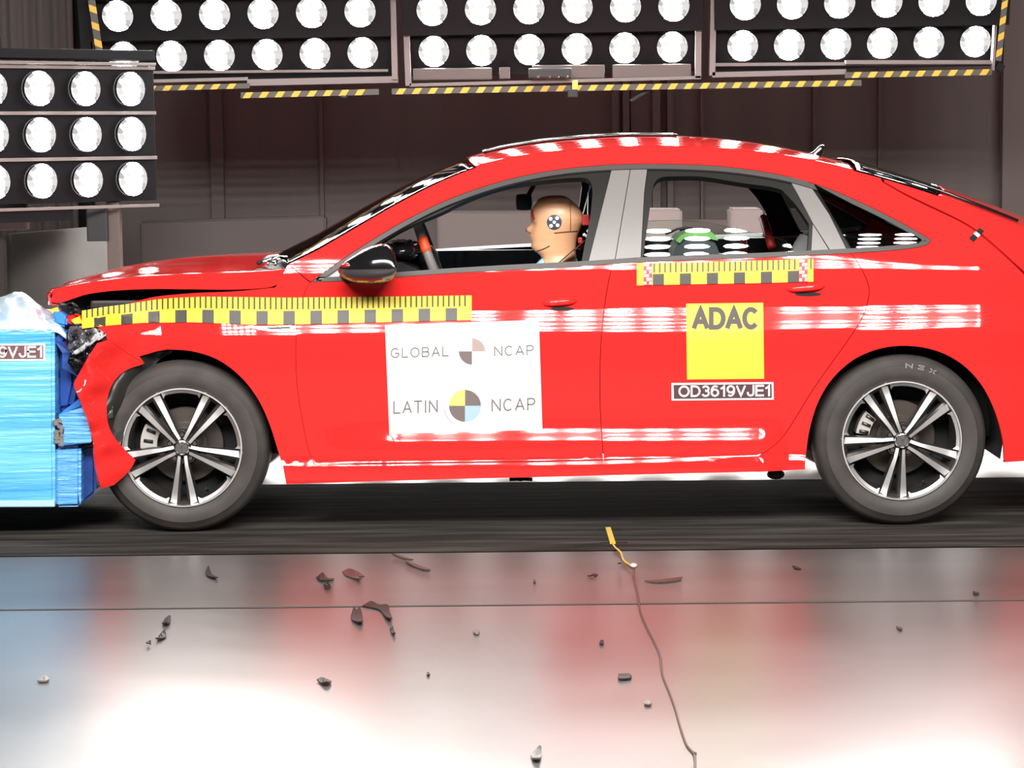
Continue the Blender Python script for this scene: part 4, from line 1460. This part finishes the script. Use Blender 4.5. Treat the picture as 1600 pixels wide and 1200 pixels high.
TT = [(112, 489), (125, 486), (160, 480), (200, 475), (240, 468.5), (270, 465.5), (320, 463.5), (450, 465), (600, 463.5), (737, 461.5)]
TB = [(112, 516), (135, 512.5), (170, 508.5), (220, 504.5), (300, 503.5), (400, 507.5), (480, 506.5), (600, 503.5), (737, 500)]
ruler('ruler_tape', TT, TB, 128, 737, [147 + 42.25 * k for k in range(14)], 18, 'long yellow ruler tape with black blocks', tick0=134.5)
RT = [(994, 411.5), (1090, 409.5), (1180, 407.5), (1271, 404.5)]
RB = [(997, 446), (1090, 444), (1180, 442.5), (1272, 440)]
q_ = ruler('ruler_tape', RT, RB, 995, 1271, [1020 + 42.2 * k for k in range(6)], 17.5, 'short yellow ruler tape with black blocks', tick0=1021)
for xa in (1006, 1249):
    chk = []
    for r_ in range(6):
        for c_ in range(3):
            if (r_ + c_ * 2) % 3 != 1:
                chk.append([q_(xa + c_ * 4.2, r_ / 6), q_(xa + c_ * 4.2 + 4, r_ / 6), q_(xa + c_ * 4.2 + 4, (r_ + .8) / 6), q_(xa + c_ * 4.2, (r_ + .8) / 6)])
    sheet('tape_end', [q_(xa - .5, 0), q_(xa + 13, 0), q_(xa + 13, 1), q_(xa - .5, 1)], mat('tape_red', (.70, .05, .04), .5), q_.tape, .0058)
    shapes('tape_end_print', chk, mat('tape_pale', (.75, .55, .50), .5), q_.tape, .0066)

# white poster with the two test programme marks
WP = [(601.5, 508), (842, 500), (847.5, 671.5), (608.5, 678.5)]
poster = sheet('poster', WP, WHITE, car, .004, label='white poster with two round marks')
THIN = mat('poster_print_grey', (.16, .145, .145), .6)
SLN = -.033
for it in (dict(txt='GLOBAL', x0=610.5, x1=701, ybase=559.5, height=15.5), dict(txt='NCAP', x0=772, x1=834, ybase=556.5, height=15.5),
           dict(txt='LATIN', x0=614.5, x1=684, ybase=646.5, height=19.5), dict(txt='NCAP', x0=768, x1=836.5, ybase=643, height=19.5)):
    lettering('poster_lettering', [dict(it, slant=SLN, bold=.105, spacing=.34)], THIN, poster, .0058)
pm = [mat('mark_pale_blue', (.62, .78, .84), .5), mat('mark_grey_pink', (.40, .30, .28), .5), mat('mark_grey', (.17, .135, .13), .5), mat('mark_yellow', (.85, .75, .18), .5), mat('mark_blue', (.36, .52, .75), .5), mat('mark_violet', (.50, .48, .78), .5), mat('mark_haze', (.78, .78, .62), .5), mat('mark_dim', (.68, .68, .70), .5)]


def quad_disc(cx, cy, r_, cols):
    return [(disc_loop(cx, cy, r_, None, a0, a0 + 90, 12, True), c_) for a0, c_ in zip((90, 0, 180, 270), cols)]


for its in (quad_disc(737.5, 549, 20.5, (0, 1, 2, 0)) + [(arc_band(737.5, 549, 25.5, 27.5, 200, 265), 7)],
            quad_disc(726.5, 634, 25, (3, 2, 2, 4)) + [(arc_band(726.5, 634, 31, 34.5, 190, 268), 5), (arc_band(726.5, 634, 31.5, 36, 0, 88), 6), (arc_band(726.5, 634, 30.5, 31.5, 100, 180), 7)]):
    shapes('poster_emblem', [i_[0] for i_ in its], pm, poster, .0056, fm=[i_[1] for i_ in its])

# yellow club sticker and the test number plate under it
club = sheet('club_sticker', [(1072, 474.5), (1192.5, 473), (1194, 592), (1073.5, 593)], YELLOW, car, .004, label='yellow square sticker reading ADAC')
lettering('sticker_lettering', [dict(txt='ADAC', x0=1081, x1=1186, ybase=515, height=35, slant=-.004, bold=.21, spacing=.26)], INK, club, .006)
PLATE = mat('plate_dark', (.085, .035, .045), .5)
PLW = mat('plate_white', (.82, .78, .77), .5)
nplate = sheet('number_plate', [(1049, 598.5), (1208.5, 597), (1209, 624.5), (1049.5, 626)], PLW, car, .004, label='dark plate reading OD3619VJE1')
sheet('plate_field', [(1052.5, 601.5), (1205.5, 600), (1206, 621.5), (1053, 623)], PLATE, nplate, .0055)
lettering('plate_lettering', [dict(txt='OD3619VJE1', x0=1060, x1=1204, ybase=620.5, height=18, slant=-.009, bold=.165)], PLW, nplate, .0068)

# ------------------------------------------------------------------ crash test dummy in the driver's seat
YD = .53
SKIN = mat('dummy_skin', (.74, .40, .215), .42, coat=.15)
dummy = empty('crash_test_dummy', (P(880, 430, YD).x, YD, .5), 'tan crash test dummy head with round target sitting at the steering wheel', 'dummy')
rows = [(305.6, 857, 878, .018), (307.5, 848, 884, .034), (311, 840, 890, .050), (317, 834, 897, .063), (325, 830, 905, .072), (333, 828.8, 910, .076), (341, 829.5, 912, .077), (348, 830.5, 911.5, .075), (353, 830.5, 909, .073),
        (358, 830, 907, .070), (363, 829.5, 905, .067), (367, 829.5, 903.5, .064), (371, 830, 902, .062), (376, 831, 901, .059), (381, 830.5, 900.5, .057), (386, 831, 900, .055), (391, 834, 899.5, .053), (395, 839, 899.5, .051), (399, 844, 900, .051), (404, 847, 901, .054), (412, 846, 904, .060), (422, 842, 908, .075), (436, 838, 912, .10)]
NOSE = [(345, 0), (349, 1.5), (354, 6), (358, 9.5), (361, 8.5), (363.5, 3), (365, .5), (367.5, 3.0), (369.5, 3.2), (371, 1.4), (373, 2.6), (375, 2.0), (378, .4), (384, 1.0), (388, .6), (392, 0)]


def dummy_pt(py, a):
    """a: angle round the head, 0 = face, 180 = back"""
    r = np.array(rows)
    xf, xb, hw = (np.interp(py, r[:, 0], r[:, j]) for j in (1, 2, 3))
    nb = np.interp(py, [q[0] for q in NOSE], [q[1] for q in NOSE])
    A = P(float(xf), py, YD); B = P(float(xb), py, YD)
    c = (A + B) / 2; hx = (B.x - A.x) / 2
    ca, sa = math.cos(a), math.sin(a)
    ex = math.copysign(abs(ca) ** .88, ca); ey = math.copysign(abs(sa) ** .88, sa)
    dy = hw * ey
    x = c.x - hx * ex
    if ca > 0:
        width = .013 if 350 < py < 365 else .022
        x -= nb / 395 * math.exp(-(dy / width) ** 2)
        x += .006 * math.exp(-((py - 350) / 4.0) ** 2) * (math.exp(-((abs(dy) - .030) / .012) ** 2))   # eye sockets
    return Vector((x, YD - dy, c.z))


rings = []
yl = []
for a_, b_ in zip(rows, rows[1:]):
    n_ = max(1, int((b_[0] - a_[0]) / 1.6))
    yl += [a_[0] + (b_[0] - a_[0]) * k / n_ for k in range(n_)]
yl.append(rows[-1][0])
for py in yl:
    rings.append([dummy_pt(py, 2 * PI * k / 56) for k in range(56)])
loft('head', rings, SKIN, dummy, True, True, True)
# torso, arms and legs as one body
sk_v = {'pel': ((-.02, YD, .52), .15), 'wai': ((.06, YD, .66), .13), 'che': ((.14, YD, .82), .145), 'nek': ((.17, YD, .945), .062),
        'shl': ((.15, YD - .19, .865), .062), 'ell': ((-.07, YD - .22, .72), .046), 'wrl': ((-.26, YD - .15, .80), .034), 'hal': ((-.30, YD - .13, .85), .030),
        'shr': ((.15, YD + .19, .865), .062), 'elr': ((-.07, YD + .22, .72), .046), 'wrr': ((-.26, YD + .15, .80), .034), 'har': ((-.30, YD + .13, .85), .030),
        'hpl': ((-.06, YD - .10, .50), .095), 'knl': ((-.46, YD - .13, .62), .062), 'anl': ((-.70, YD - .12, .40), .045), 'tol': ((-.80, YD - .12, .42), .035),
        'hpr': ((-.06, YD + .10, .50), .095), 'knr': ((-.46, YD + .13, .62), .062), 'anr': ((-.70, YD + .12, .40), .045), 'tor': ((-.80, YD + .12, .42), .035)}
keys = list(sk_v)
ed = [('pel', 'wai'), ('wai', 'che'), ('che', 'nek'), ('che', 'shl'), ('shl', 'ell'), ('ell', 'wrl'), ('wrl', 'hal'), ('che', 'shr'), ('shr', 'elr'), ('elr', 'wrr'), ('wrr', 'har'),
      ('pel', 'hpl'), ('hpl', 'knl'), ('knl', 'anl'), ('anl', 'tol'), ('pel', 'hpr'), ('hpr', 'knr'), ('knr', 'anr'), ('anr', 'tor')]
me = bpy.data.meshes.new('body')
me.from_pydata([sk_v[k][0] for k in keys], [(keys.index(a), keys.index(b)) for a, b in ed], [])
me.materials.append(mat('dummy_suit', (.30, .56, .78), .7))
bo = link(bpy.data.objects.new('body', me), dummy)
bo.modifiers.new('skin', 'SKIN')
for i, k in enumerate(keys):
    me.skin_vertices[0].data[i].radius = (sk_v[k][1], sk_v[k][1])
me.skin_vertices[0].data[0].use_root = True
sb = bo.modifiers.new('smooth', 'SUBSURF'); sb.levels = 2; sb.render_levels = 2


def face_map(px, py, off=0.0):
    out = []
    for x, y in zip(np.asarray(px, float), np.asarray(py, float)):
        lo, hi = R(12), R(168)
        for _ in range(18):
            mid = (lo + hi) / 2
            p = dummy_pt(float(y), mid)
            # project back to the picture to compare across
            d = p - Vector((0, CY, CH)); qx = 800 + F * d.dot(rt) / d.dot(fw)
            if qx < x: lo = mid
            else: hi = mid
        p = dummy_pt(float(y), (lo + hi) / 2)
        p = p + Vector((0, -off, 0))
        out.append(tuple(p))
    return np.array(out)


TGT = mat('target_navy', (.055, .055, .10), .5)
o = sheet('target_disc', disc_loop(866, 346, 11.6, n=28), TGT, dummy, .003, 4, face_map, 'round dark target with five white dots')
dots = [disc_loop(866 + dx, 346 + dy, r_, n=10) for dx, dy, r_ in ((0, 0, 2.7), (-5.6, -5.2, 3.0), (4.4, -6.2, 3.0), (-5.0, 5.6, 3.0), (5.2, 4.8, 3.0))]
shapes('target_dots', dots, WHITE, o, .0045, face_map, 3)
SEAMD = mat('seam_dark', (.10, .035, .02), .6)


def ribbon(pts, wpx):
    c = np.array(cr(pts, 3), float); t = np.gradient(c, axis=0); t /= np.linalg.norm(t, axis=1, keepdims=True)
    nn = np.stack([-t[:, 1], t[:, 0]], 1) * wpx / 2
    return [tuple(q) for q in c + nn] + [tuple(q) for q in (c - nn)[::-1]]


for pts_, w_ in (([(866, 363), (885, 361.5), (903, 361)], 1.5), ([(890.5, 315), (891.5, 338), (891.5, 361)], .9), ([(838, 392), (850, 387.5), (859, 383)], 1.6)):
    shapes('skin_seam', [ribbon(pts_, w_)], SEAMD, dummy, .0022, face_map, 3)
shapes('paint_patch', [[(829.6, 326), (832, 325), (834, 334), (836, 342), (833, 343), (831, 334)]], mat('paint_red', (.65, .05, .03), .5), dummy, .0022, face_map, 3, label='red paint patch on the brow')
# collar of the light blue shirt
c0 = P(838, 416, YD - .05)
k = MB(); k.poly([P(833, 420, YD - .08), P(848, 404, YD - .06), P(853, 418, YD - .085), P(850, 432, YD - .09), P(834, 432, YD - .09)], (0, .12, 0))
k.build('shirt_collar', mat('shirt_blue', (.30, .56, .78), .7), dummy)

# child seat on the rear bench
cs = empty('child_seat', P(1095, 400, .55), 'dark child seat with a green padded arch behind the half lowered rear pane', 'child seat')
GREEN = mat('pad_green', (.16, .42, .10), .7)
DK = mat('seat_slate', (.035, .045, .055), .6)
arch_o = cr([(1056, 376), (1064, 368), (1078, 362), (1095, 360), (1110, 362), (1119, 370), (1122, 376)], 3)
arch_i = cr([(1112, 374), (1098, 369), (1082, 369), (1070, 372), (1062, 380)], 3)
k = MB(); k.poly([P(*q, .50) for q in arch_o + arch_i], (0, .30, 0)); o = k.build('padded_arch', GREEN, cs)
k = MB(); k.poly([P(*q, .52) for q in cr([(1050, 412), (1056, 384), (1070, 372), (1090, 368), (1110, 373), (1120, 385), (1128, 412)], 4)], (0, .30, 0)); k.build('shell', DK, cs)
k = MB(); a = P(1088, 400, .52); k.box((a.x - .12, .50, .545), (a.x + .13, .84, a.z), bevel=.03); k.build('seat_base', DK, cs, angle=40)
k = MB(); k.tube([P(1040, 366, .55), P(1058, 358, .55), P(1072, 356, .55), P(1084, 360, .55)], .005, 6); k.tube([P(1062, 360, .6), P(1076, 356, .6), P(1088, 358, .6)], .004, 6); k.build('harness_cable', BLACKP, cs, True)
# little black camera hung inside from the far roof rail
oc = empty('cabin_camera', P(822, 320, 1.25), 'small black camera hanging inside the cabin in front of the dummy', 'camera')
k = MB(); a, b = P(806, 303, 1.25), P(832, 328, 1.25); k.box((a.x, 1.2, b.z), (b.x, 1.3, a.z), bevel=.02); k.build('camera_body', BLACKP, oc)
k = MB(); k.tube([P(826, 305, 1.25), P(836, 285, 1.25), P(840, 268, 1.25)], .010, 8); k.build('hanging_arm', BLACKP, oc)

# ------------------------------------------------------------------ deformable barrier wrapped in blue film
BLUE = mat('film_blue', (.07, .38, .84), .22, coat=.5, bump=(9, .6, (.25, 1, 4.5)), noise=(3.2, (.22, .66, .95), .35, .68, (.2, 1, 3.5)))
BLUE2 = mat('film_blue_deep', (.10, .38, .80), .25, coat=.4, bump=(14, .6, (.4, 1, 5)))
NAVY = mat('crushed_navy', (.012, .035, .16), .3, coat=.4, noise=(5, (.03, .10, .42), .4, .7, (1, 1, 1)))
bar_ = empty('crash_barrier', P(40, 792, 0), 'blue film wrapped crash barrier meeting the car front', 'barrier')
YBF = -.06


def block(name, loop, Y, depth, m_, bevel=.012, parent=None):
    k = MB(); k.poly([P(*q, Y) for q in loop], (0, depth, 0)); o = k.build(name, m_, parent or bar_)
    bm = bmesh.new(); bm.from_mesh(o.data)
    bmesh.ops.bevel(bm, geom=list(bm.edges), offset=bevel, segments=2, affect='EDGES')
    bm.to_mesh(o.data); bm.free()
    return o


block('barrier_core', [(-300, 514), (84.5, 515), (85.5, 793), (-300, 794)], YBF, 1.05, BLUE)
# crushed front face
rs = np.random.RandomState(2)
vs, fs = [], []
ny, nz = 12, 16
A, B = P(86, 517, YBF + .02), P(86, 790, YBF + .02)
for i in range(ny + 1):
    for j in range(nz + 1):
        y = YBF + .03 + .95 * i / ny
        z = A.z + (B.z - A.z) * j / nz
        vs.append((A.x + .02 + .06 * rs.rand() + (.07 if 3 < j < 8 else 0), y, z))
for i in range(ny):
    for j in range(nz):
        a = i * (nz + 1) + j; fs.append((a, a + 1, a + nz + 2, a + nz + 1))
o = mesh('crushed_face', vs, fs, NAVY, bar_); md = o.modifiers.new('thickness', 'SOLIDIFY'); md.thickness = .03
block('bumper_element', [(85, 698), (126, 696), (126, 792), (86, 793)], YBF + .02, .95, BLUE2)
block('bumper_flank', [(126, 697), (150, 694), (150, 770), (127, 790)], YBF + .10, .8, NAVY)
block('peeled_film', [(90, 648), (139, 634), (143, 692), (97, 696), (100, 672), (96, 660)], YBF - .01, .16, BLUE2, .004)
block('peeled_film', [(92, 647), (112, 632), (131, 617), (140, 634)], YBF + .06, .14, mat('film_mid', (.05, .26, .72), .3, coat=.4), .003)
k = MB()
for q in range(22):
    c = P(rs.uniform(86, 98), rs.uniform(654, 695), YBF + .0); k.blob(c, (.008 + .008 * rs.rand(), .01, .010), 1)
k.build('torn_edge', mat('honeycomb', (.38, .34, .32), .35, metal=.6), bar_)
block('crush_block', [(86, 520), (108, 516), (118, 560), (120, 600), (112, 640), (86, 644)], YBF + .10, .8, NAVY, .02)
# number sign stuck on the barrier, cut by the picture's left edge
def bmap(px, py, off=0.0):
    return np.array([tuple(P(float(x), float(y), YBF - off)) for x, y in zip(px, py)])


nsign = sheet('number_sign', [(-88, 537.5), (70.5, 536.5), (70.5, 563.5), (-88, 564.5)], PLW, bar_, .003, 30, bmap, 'dark sign ending in 9VJE1')
sheet('sign_field', [(-85, 540.5), (67.5, 539.5), (67.5, 560.5), (-85, 561.5)], mat('sign_mauve', (.17, .075, .085), .5), nsign, .0045, 30, bmap)
lettering('sign_lettering', [dict(txt='OD3619VJE1', x0=-78, x1=66.5, ybase=559.5, height=18, slant=-.006, bold=.165)], PLW, nsign, .006, bmap)
# tape bands round the wrapped block
k = MB()
for y in (727, 790):
    pass
block('film_band', [(-300, 783), (85, 782), (85.5, 792), (-300, 793)], YBF - .004, .02, mat('film_pale', (.45, .66, .85), .25, coat=.4), .002)
# bunched film on top
vs, fs = [], []
nu, nv = 26, 14
TOPF = [(-60, 486), (-20, 470), (8, 462), (22, 456), (36, 456), (46, 463), (58, 474), (74, 484), (90, 492), (104, 500)]
for i in range(nu + 1):
    px = -60 + 164 * i / nu
    yt = lerp_curve(TOPF, px)
    yb = 518 if px < 88 else 518 + (px - 88) * .8
    for j in range(nv + 1):
        v = j / nv
        py = yb + (yt - yb) * math.sin(v * PI / 2)
        Y = YBF + .01 + .50 * (1 - math.cos(v * PI / 2)) + .035 * math.sin(px * .17 + v * 6) * math.sin(PI * v) + .02 * rs.uniform(-1, 1) * v * (1 - v) * 4
        vs.append(tuple(P(px, float(py), Y)))
for i in range(nu):
    for j in range(nv):
        a = i * (nv + 1) + j; fs.append((a, a + nv + 1, a + nv + 2, a + 1))
FILM = mat('film_white', (.62, .76, .88), .25, coat=.5, noise=(7, (.20, .46, .80), .50, .72, (1, 1, 1.6)))
o = mesh('bunched_film', vs, fs, FILM, bar_, True); md = o.modifiers.new('thickness', 'SOLIDIFY'); md.thickness = .004
block('film_corner', [(78, 488), (92, 486), (106, 496), (104, 512), (88, 508)], YBF + .05, .2, mat('film_mid', (.05, .26, .72), .3, coat=.4), .01)
# massive block the barrier is bolted to, left of the picture
k = MB(); a = P(-300, 600, 0)
k.box((a.x - .9, -.3, 0), (a.x + .02, 2.2, 1.3), bevel=.03)
k.build('anchor_block', mat('concrete', (.30, .29, .28), .8), bar_)

# ------------------------------------------------------------------ things lying on the floor
sn = empty('floor_sensor', G(952, 838), 'yellow strip sensor taped to the dark track below the rear door', 'sensor')


def floor_strip(pts_px, w_, h=.004):
    k = MB(); pts = [G(*q) for q in pts_px]
    for a, b in zip(pts, pts[1:]):
        d = (b - a).normalized(); q = Vector((-d.y, d.x, 0)) * w_ / 2
        k.poly([a - q, b - q, b + q, a + q], (0, 0, h))
    return k


k = MB(); a, b = G(950, 826), G(957.5, 850); d = (b - a).normalized(); q = Vector((-d.y, d.x, 0)) * .010
k.poly([a - q, b - q, b + q, a + q], (0, 0, .006)); k.build('strip', mat('sensor_yellow', (.80, .55, .03), .4), sn)
for p0, p1 in (((935, 827), (972, 827)), ((938, 849), (980, 848)), ((898, 852), (938, 850))):
    floor_strip([p0, p1], .016, .003).build('tape', UNDER, sn)
pts = [G(*p) + Vector((0, 0, .004)) for p in cr([(957, 851), (962, 858), (970, 865), (974, 877), (982, 883), (990, 887)], 4)]
MB().tube(pts, .0035, 6).build('lead', mat('sensor_yellow', (.80, .55, .03), .4), sn, True)
MB().blob(G(990, 887) + Vector((0, 0, .008)), (.013, .02, .008), 2).build('plug', mat('plug_pink', (.75, .60, .55), .4), sn, True)
pts = [G(*p) + Vector((0, 0, .003)) for p in cr([(990, 889), (990, 900), (994, 918), (998, 938), (1000, 955), (1010, 980), (1024, 1008), (1032, 1028), (1035, 1055), (1044, 1078), (1054, 1105), (1064, 1140), (1074, 1168), (1085, 1180), (1086, 1192), (1085, 1215)], 7)]
tag(MB().tube(pts, .0032, 6).build('floor_wire', mat('wire_brown', (.10, .045, .035), .5)), 'thin dark wire running over the floor towards the camera', 'wire')
tag(MB().blob(G(1085, 1180) + Vector((0, 0, .004)), (.006, .012, .005), 1).build('wire_clip', INK), 'tiny dark clip on the wire near the bottom edge', 'clip')

SHARD = mat('shard_black', (.020, .016, .015), .55)


def shard(outline, label, curl=.012, name='debris_shard', m_=None):
    c = np.mean(outline, 0)
    v, f, be = tri_fill([dedupe(cr(list(outline) + [outline[0]], 3), .6)], 6)
    base = [G(x, y) for x, y in v]
    cc = sum(base, Vector()) / len(base)
    ext = max((b_ - cc).length for b_ in base) or .01
    top = []
    for b_ in base:
        r_ = (b_ - cc).length / ext
        top.append((b_.x, b_.y, .002 + curl * r_ * r_ + .004))
    n = len(top)
    V = top + [(x, y, max(0.0005, z - .004)) for x, y, z in top]
    Fc = [tuple(int(i) for i in t) for t in f] + [tuple(int(i) + n for i in reversed(t)) for t in f] + [(int(b), int(a), int(a) + n, int(b) + n) for a, b in be]
    o = mesh(name, V, Fc, m_ or SHARD)
    return tag(o, label, 'debris', 'debris shards on the floor')


def lump(cx, cy, rx, ry, n=7, seed=0):
    r0 = random.Random(seed)
    return [(cx + rx * math.cos(2 * PI * k / n) * r0.uniform(.65, 1.1), cy - ry * math.sin(2 * PI * k / n) * r0.uniform(.65, 1.1)) for k in range(n)]


shard([(321, 897), (326, 891), (331, 899), (341, 907), (333, 906), (323, 901)], 'dark hooked shard alone on the plate below the front wheel')
shard([(494, 906), (505, 902), (512, 906), (522, 907), (518, 912), (508, 910), (503, 913)], 'jagged dark shard on the plate below the white poster, the left one of two')
shard([(505, 918), (513, 916), (517, 920), (510, 923)], 'small dark shard just below the jagged one on the plate')
shard([(535, 897), (546, 894), (560, 897), (569, 903), (560, 904), (565, 912), (552, 906), (540, 902)], 'V shaped brown shard on the plate below the white poster', m_=mat('shard_brown', (.075, .04, .035), .5))
shard([(548, 965), (553, 955), (557, 958), (563, 956), (567, 968), (564, 980), (557, 976), (550, 972)], 'dark leaf shaped shard just below the floor joint')
shard([(566, 950), (580, 944), (592, 948), (606, 948), (609, 958), (613, 974), (604, 970), (594, 956), (580, 952)], 'large curved dark shard lying across the floor joint')
shard([(609, 987), (614, 985), (618, 997), (613, 994)], 'small dark shard below the large curved one')
shard([(253, 977), (258, 971), (267, 969), (264, 978), (258, 981)], 'dark triangular shard on the floor below the front tyre')
shard([(243, 1004), (249, 996), (258, 992), (260, 997), (252, 1002)], 'slim dark shard below the triangular one')
shard([(228, 1010), (236, 1009), (236, 1012), (230, 1013)], 'tiny dark chip beside the slim shard')
shard([(495, 1066), (504, 1064), (518, 1068), (510, 1075), (502, 1071)], 'dark winged shard on the bright floor below the leaf shaped shard')
shard([(829, 1183), (835, 1179), (846, 1176), (843, 1193), (833, 1192)], 'dark rimmed curved shard near the bottom edge of the floor', m_=mat('shard_grey', (.12, .11, .11), .4))
shard([(966, 1057), (984, 1057), (986, 1063), (967, 1065)], 'dark rectangular chip left of the wire on the floor', .004)
shard(lump(940, 1007, 5, 4, seed=3), 'small dark chip above the rectangular chip', .004)
shard(lump(1013, 1102, 7, 5, seed=4), 'faint grey chip right of the rectangular chip', .004, m_=mat('shard_pale', (.20, .16, .15), .5))
shard([(918, 904), (926, 902), (934, 903), (926, 906)], 'thin dark sliver on the plate left of the wire')
shard([(965, 885), (972, 885), (971, 887), (966, 887)], 'tiny dark chip beside the yellow lead')
shard([(1007, 911), (1030, 908), (1066, 905), (1064, 909), (1030, 912)], 'long thin dark sliver on the plate right of the wire', .003, m_=mat('shard_brown', (.075, .04, .035), .5))
shard([(612, 868), (628, 871), (646, 877), (640, 877), (624, 873)], 'thin dark sliver on the plate, the upper of two', .003, m_=mat('shard_brown', (.075, .04, .035), .5))
shard([(634, 881), (650, 884), (673, 893), (664, 893), (648, 888)], 'thin dark sliver on the plate, the lower of two', .003, m_=mat('shard_brown', (.075, .04, .035), .5))
shard(lump(68, 1065, 10, 4, seed=5), 'faint grey chip on the floor near the left edge', .004, m_=mat('shard_pale', (.20, .16, .15), .5))
shard(lump(669, 1056, 3, 2.5, seed=6), 'tiny dark speck on the bright floor below the poster', .002)
shard(lump(835, 911, 3, 3, seed=7), 'tiny brown speck on the plate below the front door', .002, m_=mat('shard_brown', (.075, .04, .035), .5))
shard(lump(745, 990, 6, 4, seed=8), 'faint speck on the floor below the front door handle', .002, m_=mat('shard_pale', (.20, .16, .15), .5))
shard([(1238, 887), (1246, 888), (1252, 891), (1242, 890)], 'thin dark sliver on the plate left of the rear wheel', .002)
shard([(1520, 927), (1530, 929), (1528, 932), (1521, 931)], 'tiny dark sliver on the plate right of the rear wheel', .002)
shard([(1400, 982), (1410, 984), (1409, 987), (1402, 985)], 'tiny dark sliver on the floor below the rear wheel', .002, m_=mat('shard_brown', (.075, .04, .035), .5))
